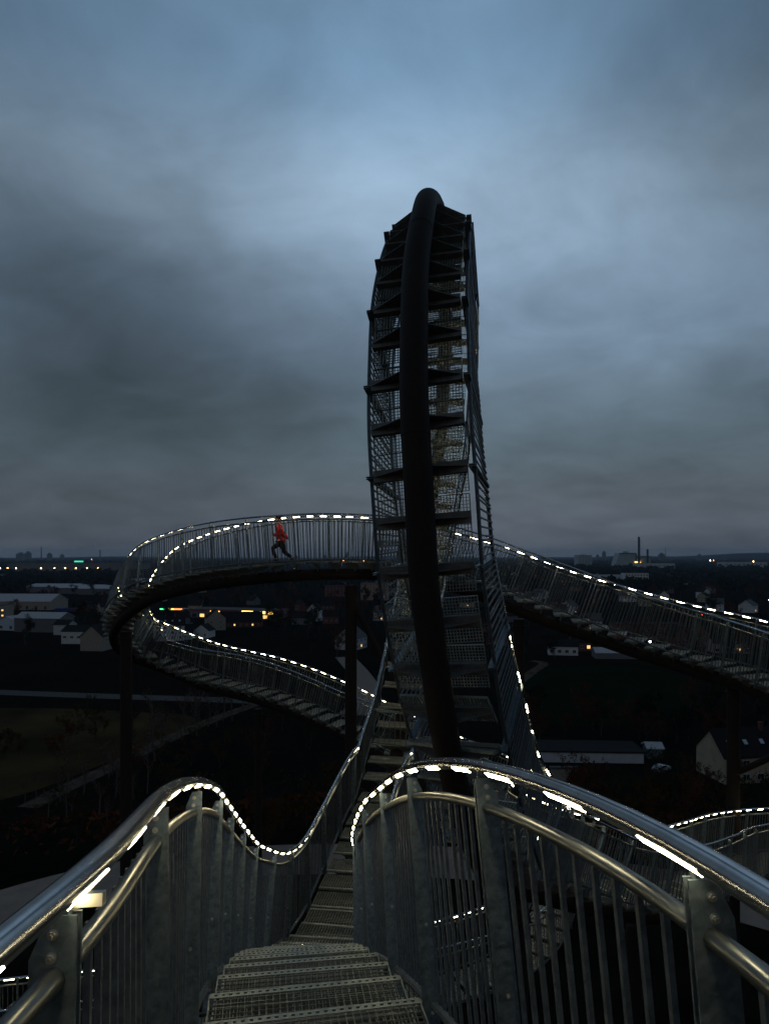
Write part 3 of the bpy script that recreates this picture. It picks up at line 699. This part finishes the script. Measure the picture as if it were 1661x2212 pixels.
# the lit store with red fascia and its forecourt
def store():
    p = ground_at(500, 1336); r = empty('store', (p.x, p.y, p.z-.1), R(-17)); tag(r, 'long flat store with red fascia and glowing yellow signs', 'store'); occupied.append((p.x, p.y, 40))
    mb = MB(); mb.box((0,11,2.6), (34,11,2.6)); kid('wall', mb.data('wall', M_W['grey']), r)
    mb = MB(); mb.box((0,11,6.0), (34.6,11.6,.2)); kid('roof', mb.data('roof', M_RF['grey']), r)
    m = mat('red_fascia', (.30,.02,.025), .6); mb = MB(); mb.box((0,-.15,5.35), (34.3,.15,.45)); mb.box((34.5,11,5.35), (.15,11,.45)); kid('fascia', mb.data('fascia', m), r)
    my = mat('lit_sign_yellow', (1,.7,.2), .5, 0, (1.0,.62,.10), 5)
    for x, w, z in ((-13,3.6,4.3),(13,4.4,5.2),(25,1.9,4.9),(31,1.9,4.6)):
        mb = MB(); mb.box((x,-.45,z), (w,.12,.85)); kid('lit_sign', mb.data('lit_sign', my), r)
    for i in range(10):
        mb = MB(); mb.box((-30+i*6.3,-.06,1.7), (1.7,.05,1.1)); kid('window', mb.data('window', M_LIT if i in (1,4,9) else M_GLASS), r)
    q = ground_at(372, 1331); c = empty('filling_station_canopy', (q.x, q.y, q.z), R(-8)); tag(c, 'filling station canopy edged in green, yellow and orange light', 'canopy')
    mb = MB(); mb.box((0,4,5.2), (9,5,.3)); 
    kid('roof', mb.data('roof', M_RF['pale']), c)
    for nme, col, x, w in (('green', (.1,1,.35), -6.4, 2.4), ('yellow', (1,.75,.1), -1, 2.8), ('orange', (1,.28,.05), 5.2, 3.2)):
        mb = MB(); mb.box((x,-1.2,5.3), (w,.12,.45)); kid('light_strip', mb.data('light_strip', mat('sign_'+nme, col, .5, 0, col, 3)), c)
    for x in (-7,7):
        mb = MB(); mb.box((x,4,2.5), (.2,.2,2.5)); kid('post', mb.data('post', M_W['white']), c)
store()
# cars on the store forecourt and along the terrace
def cars():
    rg_ = random.Random(4); M_TY = mat('tyre', (.012,.012,.012), .9)
    for px, py, col, rz, lab in [(452,1345,(.55,.56,.58),80,'white parked car nearest the tan gable house'),(478,1344,(.05,.06,.08),84,'dark parked car in front of the lit store'),(498,1343,(.30,.31,.33),78,'silver parked car in the middle of the forecourt'),
            (522,1342,(.25,.03,.03),82,'red parked car on the forecourt'),(548,1341,(.5,.5,.5),86,'white parked car at the right end of the forecourt'),(410,1349,(.10,.14,.25),20,'blue car by the filling station canopy'),(876,1428,(.5,.5,.5),10,'white car on the road behind the loop'),(1428,1668,(.35,.36,.38),35,'silver car between the shed and the cream house')]:
        p = ground_at(px, py); r = empty('parked_car', p, R(rz)); tag(r, lab, 'car', 'parked cars in the town')
        m = mat('car_paint_%d' % px, col, .35)
        mb = MB(); mb.prism([(-2.1,.35),(2.1,.35),(2.15,.7),(1.9,.95),(.95,1.0),(.35,1.42),(-1.25,1.45),(-1.95,1.0),(-2.15,.9)], (0,0,0), (1,0,0), (0,0,1), (0,1,0), 1.7); kid('body', mb.data('body', m), r)
        mb = MB(); mb.prism([(.82,1.02),(.32,1.38),(-1.15,1.40),(-1.7,1.04)], (0,0,0), (1,0,0), (0,0,1), (0,1,0), 1.72); kid('side_window', mb.data('side_window', M_GLASS), r)
        for x in (-1.3,1.3):
            for y in (-.78,.78): mb = MB(); mb.tube((x,y-.1,.33), (x,y+.1,.33), .33, n=14); kid('wheel', mb.data('wheel', M_TY), r)
cars()
# containers
for k, (px, col, lab) in enumerate([(128,(.02,.04,.20),'long blue freight container in the yard left of the walkway turn'),(146,(.02,.035,.16),'dark blue freight container second from the left in the yard'),(168,(.20,.03,.03),'red freight container in the middle of the yard row'),(186,(.17,.028,.03),'dull red freight container beside the yellow one'),(202,(.30,.16,.02),'yellow freight container at the end of the yard row'),(198,(.05,.12,.26),'light blue freight container stacked on the yellow one')]):
    p = ground_at(px, 1321); z = 2.6 if k == 5 else 0
    r = empty('freight_container', (p.x, p.y, p.z+z), 0); tag(r, lab, 'container', 'freight containers in the yard')
    m = mat('container_%d' % k, col, .6); mb = MB(); mb.box((0,1.2,1.3), (3.3,1.2,1.25))
    for i in range(22): mb.box((-3.2+i*.3,-.03,1.3), (.07,.03,1.15))
    kid('body', mb.data('body', m), r)
    mb = MB(); 
    for x in (-3.25,3.25): mb.box((x,-.04,1.3), (.08,.06,1.3))
    kid('corner_post', mb.data('corner_post', m), r)

# ------------------------------------------------------------------ skyline
M_PL = mat('plant_cladding', (.36,.42,.42), .7, noise=(.02, (.30,.36,.36), 4, .4, .6)); M_GT = mat('plant_green_trim', (.05,.16,.10), .7); M_ST = mat('stack_dark', (.02,.022,.026), .8)
def at_h(px, dist): return Vector(((px-CX)/FPX*dist, dist, float(terrain((px-CX)/FPX*dist, dist))))
def simple_tower(name, label, cat, px, dist, w, h, m, top=None, dp=None, group=None):
    p = at_h(px, dist); r = empty(name, p); tag(r, label, cat, group); mb = MB(); mb.box((0,0,h/2), (w/2,(dp or w)/2,h/2)); kid('body', mb.data('body', m), r)
    if top: mb = MB(); mb.box((0,0,h+top[1]/2), (top[0]/2, top[0]/2, top[1]/2)); kid('roof_structure', mb.data('roof_structure', m), r)
    return r
def plant():
    D = 3000; k = D/FPX
    p = at_h(1362, D); r = empty('power_plant', p); tag(r, 'pale power plant with sloping green trimmed boiler house under two dark chimneys', 'power plant')
    mb = MB(); mb.prism([(-34*k,0),(10*k,0),(10*k,55),(-25*k,55)], (0,30,0), (1,0,0), (0,0,1), (0,1,0), 60); kid('boiler_house', mb.data('boiler_house', M_PL), r)
    mb = MB(); mb.box((27*k,30,20), (16*k,28,20)); kid('turbine_hall', mb.data('turbine_hall', M_PL), r)
    mb = MB(); mb.box((-7*k,-1.5,54), (17*k,1,2.5)); mb.box((11*k,-1.5,28), (1.6*k,1,27)); mb.box((27*k,-1.5,38.5), (16*k,1,1.5)); kid('green_trim', mb.data('green_trim', M_GT), r)
    mb = MB(); mb.box((-8*k,20,59), (9,9,4)); kid('roof_structure', mb.data('roof_structure', M_PL), r)
    for x in (10,14.5,19): mb = MB(); mb.box((x*k,-2.5,17), (3,1,2.6)); kid('lit_window', mb.data('lit_window', mat('orange_lamp', (1,.6,.2), .5, 0, (1,.55,.15), 5)), r)
    for px, h, w in ((1379.5,122,9),(1398,70,8)):
        q = at_h(px, D-8); c = empty('chimney', q); tag(c, 'tall dark chimney of the power plant' if h > 100 else 'shorter dark chimney right of the tall one', 'chimney')
        mb = MB(); mb.tube((0,0,0), (0,0,h), w*.62, w*.5, 16); kid('shaft', mb.data('shaft', M_ST), c)
        mb = MB(); mb.tube((0,0,h), (0,0,h+1.5), w*.56, n=16); kid('rim', mb.data('rim', M_ST), c)
    s = simple_tower('silo_block', 'pale square silo block left of the power plant', 'silo', 1259, 2950, 58, 47, M_PL, (20,3))
    mb = MB()
    for x in (-20,-8,4,16): mb.box((x,-30,24), (.6,1,23))
    kid('seam', mb.data('seam', mat('seam_grey', (.2,.23,.23), .8)), s)
plant()
M_FAR = mat('far_building', (.10,.115,.13), .9)
for k, (px, d, w, h, lab) in enumerate([(1133,5200,22,62,'slim dark tower alone on the horizon between the loop and the silo'),(1304,6200,26,72,'stepped tower block on the horizon left of the power plant'),(1290,6000,22,46,'low square tower left of the stepped tower'),
      (1428,5200,34,55,'broad block tower right of the chimneys'),(1510,6000,26,50,'small tower on the right horizon'),(1565,6200,30,44,'squat tower left of the right hill'),
      (46,6500,60,62,'wide slab block on the left horizon'),(62,6400,40,70,'stepped slab behind the wide left slab block'),(108,6300,34,58,'square block between the left masts'),(135,7000,30,50,'small block left of the smoking chimney'),
      (750,5600,18,60,'slim tower seen through the railing right of the runner'),(703,5800,22,44,'low tower seen through the railing beside the runner'),(640,6000,30,40,'wide low block seen through the railing behind the runner')]):
    simple_tower('tower_block', lab, 'tower', px, d, w, h, M_FAR, (w*.5, h*.18))
for px, d, h, lab in [(90,6000,118,'thin tall chimney on the left horizon'),(217,5600,92,'smoking chimney on the left horizon'),(60,6100,70,'short mast over the left slab blocks'),(1437,4300,95,'thin lattice mast right of the power plant'),(560,5200,110,'thin pylon seen through the railing left of the runner'),(600,6400,95,'thin mast behind the runner'),(665,5600,90,'thin mast seen through the railing right of the runner'),(1655,5200,80,'faint mast at the right edge of the horizon')]:
    p = at_h(px, d); c = empty('chimney' if 'chimney' in lab else 'mast', p); tag(c, lab, 'chimney' if 'chimney' in lab else 'mast')
    mb = MB(); mb.tube((0,0,0), (0,0,h), 5.5 if 'chimney' in lab else 3, 3.6 if 'chimney' in lab else 1.2, 8); kid('shaft', mb.data('shaft', M_FAR), c)
# steam from the far chimney
def steam(px, d, z, s):
    p = at_h(px, d); mb = MB(); rg = np.random.RandomState(3)
    me = bpy.data.meshes.new('steam'); import bmesh; bm = bmesh.new()
    for i in range(9):
        t = i/8; bmesh.ops.create_icosphere(bm, subdivisions=2, radius=s*(.35+t*.6), matrix=Matrix.Translation((-t*s*3.2+rg.randn()*s*.2, 0, t*s*3.6)))
    bm.to_mesh(me); bm.free(); m = bpy.data.materials.new('steam'); m.use_nodes = True; nt = m.node_tree; nt.nodes.clear()
    o_ = nt.nodes.new('ShaderNodeOutputMaterial'); v = nt.nodes.new('ShaderNodeVolumePrincipled'); v.inputs['Density'].default_value = .006; v.inputs['Color'].default_value = (.9,.9,.95,1)
    nt.links.new(v.outputs[0], o_.inputs['Volume']); me.materials.append(m)
    o = obj('steam', me); o.location = (p.x, p.y, z); tag(o, 'pale steam plume drifting from the far chimney', 'steam', kind='stuff')
steam(217, 5600, 94, 11)

# lamps: yellow floodlights along the storage hall, scattered town lamps
M_YL = mat('lamp_yellow', (1,.8,.3), .5, 0, (1.0,.66,.20), 18); M_OL = mat('lamp_orange', (1,.5,.2), .5, 0, (1.0,.36,.12), 12); M_WL = mat('lamp_white', (1,1,1), .5, 0, (.8,.9,1.0), 20); M_GL = mat('lamp_green', (.1,1,.7), .5, 0, (.05,1.0,.6), 12)
def lamp_meshes(m, s):
    mb = MB(); mb.tube((0,0,0), (0,0,10), .14, .09, 6); mb.box((0,-.6,10), (.06,.6,.05)); pole = mb.data('pole', M_ST)
    mb = MB(); n = 8
    for i in range(4): mb.tube((0,-1.2,10+s*math.cos(i*.785)*.9), (0,-1.2,10+s*math.cos((i+1)*.785)*.9), s*math.sin(max(.15,i*.785)), s*math.sin(min(2.99,(i+1)*.785)), n)
    return pole, mb.data('lamp_head', m)
LM = {'y': lamp_meshes(M_YL, 1.6), 'o': lamp_meshes(M_OL, 1.2), 'w': lamp_meshes(M_WL, .45), 'r': lamp_meshes(mat('lamp_red', (1,.1,.05), .5, 0, (1,.06,.03), 14), .35), 'g': lamp_meshes(M_GL, .5), 's': lamp_meshes(M_YL, .28)}
def lamp(px, d, k, label, group=None):
    p = at_h(px, d); r = empty('street_lamp', p); tag(r, label, 'street lamp', group); kid('pole', LM[k][0], r); kid('lamp_head', LM[k][1], r)
    if d > 2500: r.scale = (1,1,2.2)
names = ['at the far left edge','second from the left edge','third from the left edge','below the wide left slab block','left of the green sign','nearest the green sign','right of the green sign','below the smoking chimney','nearest the walkway railing']
for px, nm in zip((2,18,36,90,119,142,165,189,213), names): lamp(px, 1960, 'y', 'yellow lamp on the long storage hall, '+nm, 'yellow lamps along the storage hall')
for px, d, k, lab in [(199,4300,'o','orange lamp on the horizon under the smoking chimney'),(620,3300,'o','orange lamp behind the runner'),(742,3300,'o','orange lamp seen through the railing right of the runner'),(786,3000,'o','orange lamp low beside the loop'),
      (636,1900,'s','small yellow lamp left of the runner'),(1533,3300,'y','bright yellow lamp right of the power plant'),(1540,3350,'o','orange lamp beside the bright yellow one'),(1626,2700,'y','yellow lamp in front of the logistics hall'),
      (1513,420,'r','red lamp among the dark trees at right'),(1659,560,'w','white lamp at the right edge'),(453,1600,'s','small yellow lamp inside the walkway turn'),(463,1600,'s','second small yellow lamp inside the walkway turn'),(471,1600,'s','third small yellow lamp inside the walkway turn'),
      (866,520,'g','green signal lamp seen through the loop grating'),(416,1800,'o','orange lamp beyond the left railing'),(1401,290,'w','white lamp between garages and shed')]:
    lamp(px, d, k, lab)
mb = MB(); mb.box((0,0,0), (14,.5,2.2)); p = at_h(171, 2230); o = obj('neon_sign', mb.data('neon_sign', mat('neon_green', (.1,.8,.5), .5, 0, (.05,.8,.5), 1.2))); o.location = (p.x, p.y, p.z+24.2+2.2); tag(o, 'wide green lit sign on the roof of the storage hall', 'sign')

# ------------------------------------------------------------------ ordinary houses scattered through the town
rg = random.Random(11)
walls = ['white','cream','brick','tan','lightgrey','brick','grey']; roofs = ['dark','brown','dark','dark','grey']
protos = []
for k in range(7):
    b = building(0, 0, rg.uniform(8.5,13), rg.uniform(8,11), rg.uniform(4.2,6.5), rg.uniform(3.2,4.8), 0, walls[k], roofs[k%5], 'p', (3,2,1.0,1.2,1.7,2.5), lit=(1,) if k in (1,4) else (), chimney=k%2 == 0, ridge='y' if k%3 == 0 else 'x', anchor=(0,0,0))
    protos.append(b)
occupied = [o for o in occupied if abs(o[0])+abs(o[1]) > 20]
spots = []
tries = 0
while len(spots) < 110 and tries < 6000:
    tries += 1; d = rg.uniform(330, 1500)**1.0; px = rg.uniform(-60, 1720); x = (px-CX)/FPX*d
    if d < 420 and px < 640: continue
    if 1110 < px < 1520 and d < 330: continue
    if free(x, d, 9): spots.append((x, d)); occupied.append((x, d, 8))
hw_adj = ['white walled house','cream walled house','brick house','tan walled house','pale grey house','small red brick house','dark grey house']
first = [True]*7
for x, d in sorted(spots, key=lambda s: s[1]):
    k = rg.randrange(7); b = protos[k] if first[k] else copy_tree(protos[k]); first[k] = False
    b.location = (x, d, float(terrain(x, d))-.1); b.rotation_euler = (0,0,R(rg.uniform(-70,70))); zone = 'left' if x/d < -.35 else ('middle' if x/d < .15 else 'right')
    b['label'] = hw_adj[k]+' among dark trees, '+{'left':'out beyond the left walkway turn','middle':'in the town behind the high walkway','right':'in the town behind the right stair flight'}[zone]
    b['group'] = hw_adj[k]+'s '+{'left':'beyond the left turn','middle':'behind the high walkway','right':'behind the right flight'}[zone]
for k, f in enumerate(first):
    if f:
        for ch in list(KIDS.get(protos[k].name, [])): ch.hide_render = True

# ------------------------------------------------------------------ trees: hillside shrubs, birches by the path, town trees
WHERE = lambda px, py: ''
tlab = ['rust coloured','olive','dark green','pale stemmed','rusty','ochre','olive green']
def size_word(v, a, b): return 'small' if v < a else ('tall' if v > b else 'medium sized')
TREE_H = [11,12,9,13,3.4,3.0,3.2]
def tree_at(px, py, k, s, label, group, name, cat='tree'):
    p = ground_at(px, py); plant_tree(k, p.x, p.y, min(1.2, s*p.y/FPX/TREE_H[k]), label, group, name, cat)
for i in range(24):      # birches between field and path
    t = i/23; px = 225+t*330+rg.uniform(-14,14); py = 1688-t*165+rg.uniform(-16,8)
    tree_at(px, py, 3, rg.uniform(70,125), 'slim bare birch between field and gravel path, '+['at the near end of the path','before the thick left column','just past the thick left column','at the far end of the path'][min(3,int(t*4))], 'birches along the gravel path '+['near end','before the left column','past the left column','far end'][min(3,int(t*4))], 'birch_tree')
for i in range(16):
    px = rg.uniform(40, 330); py = rg.uniform(1690, 1800); tree_at(px, py, 3, rg.uniform(60,110), 'slim birch on the slope below the gravel path, '+['far left','before the thick column','by the thick column'][min(2,int((px-40)/97))], 'birches on the slope below the path '+['far left','before the column','by the column'][min(2,int((px-40)/97))], 'birch_tree')
for i in range(60):
    px = rg.uniform(0, 760); py = rg.uniform(1560, 1840)
    if abs(py-(1703-(px-143)*.44)) < 22: continue
    kk_ = rg.choice([4,5,6]); lo_ = ['at the far left','under the left turn','between the two dark columns'][min(2,int(px/255))]; tree_at(px, py, kk_, rg.uniform(22,48), 'low '+tlab[kk_]+' shrub on the left hill slope, '+lo_, tlab[kk_]+' shrubs on the left hill slope '+lo_, 'shrub', 'shrub')
for i in range(70):
    px = rg.uniform(1200, 1700); py = rg.uniform(1690, 1900); kk_ = rg.choice([4,4,5,6]); lo_ = ['below the garage row','below the cream house','at the right edge'][min(2,int((px-1200)/200))]; tree_at(px, py, kk_, rg.uniform(24,60), tlab[kk_]+' shrub on the right hill slope '+lo_, tlab[kk_]+' shrubs on the right hill slope '+lo_, 'shrub', 'shrub')
for i in range(46):
    px = rg.uniform(1120, 1700); py = rg.uniform(1530, 1605)
    p = ground_at(px, py)
    if free(p.x, p.y, 3) : kk_ = rg.choice([0,1,2]); plant_tree(kk_, p.x, p.y, rg.uniform(38,62)*p.y/FPX/TREE_H[kk_], tlab[kk_]+' autumn tree between the lawn and the garages, '+('near the loop' if px < 1300 else ('above the garage roof' if px < 1480 else 'by the cream house')), tlab[kk_]+' trees between lawn and garages '+('near the loop' if px < 1300 else ('mid' if px < 1480 else 'by the house')), 'tree')
cnt = 0; tries = 0; zn = ['among the warehouses at the left edge','round the lit store','between store and apartment block','behind the loop','under the power plant','at the right edge']
while cnt < 230 and tries < 8000:
    tries += 1; py = 1232+rg.random()**1.3*230; px = rg.uniform(-40, 1700)
    if 1110 < px < 1520 and 1425 < py: continue
    if px < 640 and 1395 < py: continue
    p = ground_at(px, py)
    if free(p.x, p.y, 4):
        k = rg.choice([0,1,2,2,0]); zone = 'left' if px < 600 else ('middle' if px < 1080 else 'right')
        plant_tree(k, p.x, p.y, rg.uniform(.7,1.25), (tlab[k]+' '+['far off','distant','nearer'][0 if py < 1262 else (1 if py < 1320 else 2)]+' town tree '+zn[int(max(0,min(5,px//280)))]), (tlab[k]+' town trees '+zn[int(max(0,min(5,px//280)))]+['far off','distant','nearer'][0 if py < 1262 else (1 if py < 1320 else 2)]), 'tree'); cnt += 1
# the far wooded belt that reads as one mass
def far_wood():
    V = []; F = []; rr = np.random.RandomState(5)
    for i in range(5200):
        d = 900*(6500/900)**rr.rand(); px = rr.uniform(-120, 1780); x = (px-CX)/FPX*d
        if not free(x, d, 6): continue
        z = float(terrain(x, d)); H = rr.uniform(6, 13); w = rr.uniform(6, 14)*(1+d/3000)
        n = 14
        for k in range(n):
            a = rr.rand()*6.28; q = np.array([x+math.cos(a)*w*.5*rr.rand(), d+math.sin(a)*w*.5*rr.rand(), z+H*(.25+.7*rr.rand())]); e = rr.randn(3); e /= np.linalg.norm(e); f = np.cross(e, rr.randn(3)); f /= np.linalg.norm(f); s = w*.22
            m = len(V); V += [q-e*s, q+f*s, q+e*s, q-f*s]; F.append((m,m+1,m+2,m+3))
    mb = MB(); mb.add(V, F); tag(obj('far_woodland', mb.data('far_woodland', LEAFM[2])), 'dark belt of far woodland below the horizon', 'woodland', kind='stuff')
far_wood()
def undergrowth():
    V = []; F = []; rr = np.random.RandomState(9); n = 0
    while n < 16000:
        a = rr.uniform(-1.0, 1.0); d = rr.uniform(34, 150); x = d*math.sin(a); y = d*math.cos(a); z = float(terrain(x, y)); s = rr.uniform(.12,.35)
        if math.hypot(x*.9, y-10) < 25: continue
        q = np.array([x, y, z+s*.6]); e = rr.randn(3); e /= np.linalg.norm(e); f = np.cross(e, rr.randn(3)); f /= np.linalg.norm(f)
        m = len(V); V += [q-e*s, q+f*s*.4, q+e*s, q-f*s*.4]; F.append((m,m+1,m+2,m+3)); n += 1
    mb = MB(); mb.add(V, F); tag(obj('undergrowth', mb.data('undergrowth', LEAFM[0])), 'low rust coloured undergrowth over the hill slopes', 'undergrowth', kind='stuff')
undergrowth()

# ------------------------------------------------------------------ the child running in a red jacket
def skin_chain(name, pts, edges, radii, m, parent, root=0, sub=2):
    me = bpy.data.meshes.new(name); me.from_pydata(pts, edges, []); me.materials.append(m)
    o = obj(name, me, parent, keep=False)
    if parent is not None: KIDS.setdefault(parent.name, []).append(o)
    md = o.modifiers.new('Skin', 'SKIN'); md.use_smooth_shade = True
    sv = me.skin_vertices[0].data
    for i, r in enumerate(radii): sv[i].radius = (r, r) if isinstance(r, (int, float)) else r
    sv[root].use_root = True
    s = o.modifiers.new('Sub', 'SUBSURF'); s.levels = sub; s.render_levels = sub
    return o
def person():
    M_SK = mat('skin', (.42,.24,.17), .6); M_RED = mat('red_jacket', (.50,.014,.018), .7, noise=(14, (.28,.008,.012), 3, .35, .65)); M_TR = mat('dark_trousers', (.012,.013,.018), .8); M_HAIR = mat('dark_hair', (.01,.009,.009), .7); M_SH = mat('dark_shoes', (.012,.012,.014), .6)
    i = ib(-2.68, 17.95); P = TB.P[i]+TB.S[i]*.12; 
    r = empty('person', (P[0]+.02, P[1], P[2]+.012), 0); r.scale = (1.13,1.13,1.13); tag(r, 'child in a red jacket and dark trousers running along the high walkway', 'person')
    # joints: x along the walkway (runs toward -x), y across (camera side negative), z up
    J = dict(pelvis=(.015,0,.54), belly=(.01,0,.66), chest=(-.005,0,.84), neck=(-.025,0,.985), head0=(-.045,0,1.05), head1=(-.06,0,1.16), crown=(-.055,0,1.225),
             shL=(-.03,-.125,.93), elL=(.10,-.185,.76), haL=(.24,-.17,.60), shR=(-.02,.125,.93), elR=(-.08,.185,.72), haR=(-.225,.13,.735),
             hipL=(-.005,-.07,.50), knL=(-.19,-.075,.385), anL=(-.09,-.075,.095), toL=(-.19,-.075,.035), hipR=(.03,.07,.50), knR=(.10,.075,.275), anR=(.30,.075,.14), toR=(.235,.075,.03))
    K = list(J); ix = {k: n for n, k in enumerate(K)}
    E = [('pelvis','belly'),('belly','chest'),('chest','neck'),('neck','head0'),('head0','head1'),('head1','crown'),('chest','shL'),('shL','elL'),('elL','haL'),('chest','shR'),('shR','elR'),('elR','haR'),
         ('pelvis','hipL'),('hipL','knL'),('knL','anL'),('anL','toL'),('pelvis','hipR'),('hipR','knR'),('knR','anR'),('anR','toR')]
    rad = dict(pelvis=.085, belly=.08, chest=.095, neck=.04, head0=.06, head1=.082, crown=.05, shL=.045, elL=.034, haL=.022, shR=.045, elR=.034, haR=.022, hipL=.068, knL=.047, anL=.032, toL=.024, hipR=.068, knR=.047, anR=.032, toR=.024)
    body = skin_chain('body', [J[k] for k in K], [(ix[a], ix[b]) for a, b in E], [rad[k] for k in K], M_SK, r)
    pts = list(J.values())
    def lerp(a, b, t): return tuple(np.array(J[a])*(1-t)+np.array(J[b])*t)
    # jacket: torso, sleeves, raised collar
    jp = [(.025,0,.455), (.015,0,.60), J['belly'], J['chest'], (-.022,0,.95), (-.03,0,1.0), J['shL'], J['elL'], lerp('elL','haL',.88), J['shR'], J['elR'], lerp('elR','haR',.88)]
    skin_chain('jacket', jp, [(0,1),(1,2),(2,3),(3,4),(4,5),(3,6),(6,7),(7,8),(3,9),(9,10),(10,11)], [.115,.115,.108,.118,.085,.072,.062,.052,.042,.062,.052,.042], M_RED, r)
    tp = [(.015,0,.58), J['hipL'], J['knL'], lerp('knL','anL',.95), J['hipR'], J['knR'], lerp('knR','anR',.95)]
    skin_chain('trousers', tp, [(0,1),(1,2),(2,3),(0,4),(4,5),(5,6)], [.098,.082,.060,.046,.082,.060,.046], M_TR, r)
    for a, t in (('anL','toL'),('anR','toR')):
        h = tuple(np.array(J[a])+np.array([.035,0,-.045])); skin_chain('shoe', [h, J[a], J[t]], [(0,1),(1,2)], [.036,.042,.034], M_SH, r)
    skin_chain('hair', [(-.03,0,1.10),(-.035,0,1.19),(-.055,0,1.245)], [(0,1),(1,2)], [.078,.098,.07], M_HAIR, r)
    # faces and fingers
    f = MB(); f.tube((-.135,0,1.14), (-.165,0,1.115), .010, .016, 8)
    n_ = kid('nose', smooth_mesh(f.data('nose', M_SK)), body) if False else None
    for nm, hand, d in (('L', J['haL'], (.6,0,-.8)), ('R', J['haR'], (-.9,0,.1))):
        hp = np.array(hand); d = np.array(d); d /= np.linalg.norm(d)
        for q in range(4):
            o_ = np.array([0, (q-1.5)*.012, 0]); b0 = hp+o_+d*.015
            skin_chain('finger', [tuple(b0), tuple(b0+d*.022), tuple(b0+d*.03+np.array([0,0,-.016]))], [(0,1),(1,2)], [.0065,.006,.005], M_SK, r, sub=1)
        skin_chain('thumb', [tuple(hp+np.array([0,.016,.008])), tuple(hp+d*.02+np.array([0,.024,.014]))], [(0,1)], [.007,.006], M_SK, r, sub=1)
person()

# ------------------------------------------------------------------ evening haze over the plain
def haze():
    mb = MB(); mb.box((0,0,79), (17500,17500,80)); m = bpy.data.materials.new('haze'); m.use_nodes = True; nt = m.node_tree; nt.nodes.clear()
    o_ = nt.nodes.new('ShaderNodeOutputMaterial'); v = nt.nodes.new('ShaderNodeVolumePrincipled'); v.inputs['Color'].default_value = (.62,.74,.9,1); v.inputs['Density'].default_value = .00006
    v.inputs['Anisotropy'].default_value = .2; nt.links.new(v.outputs[0], o_.inputs['Volume']); tag(obj('haze', mb.data('haze', m)), kind='stuff')
haze()
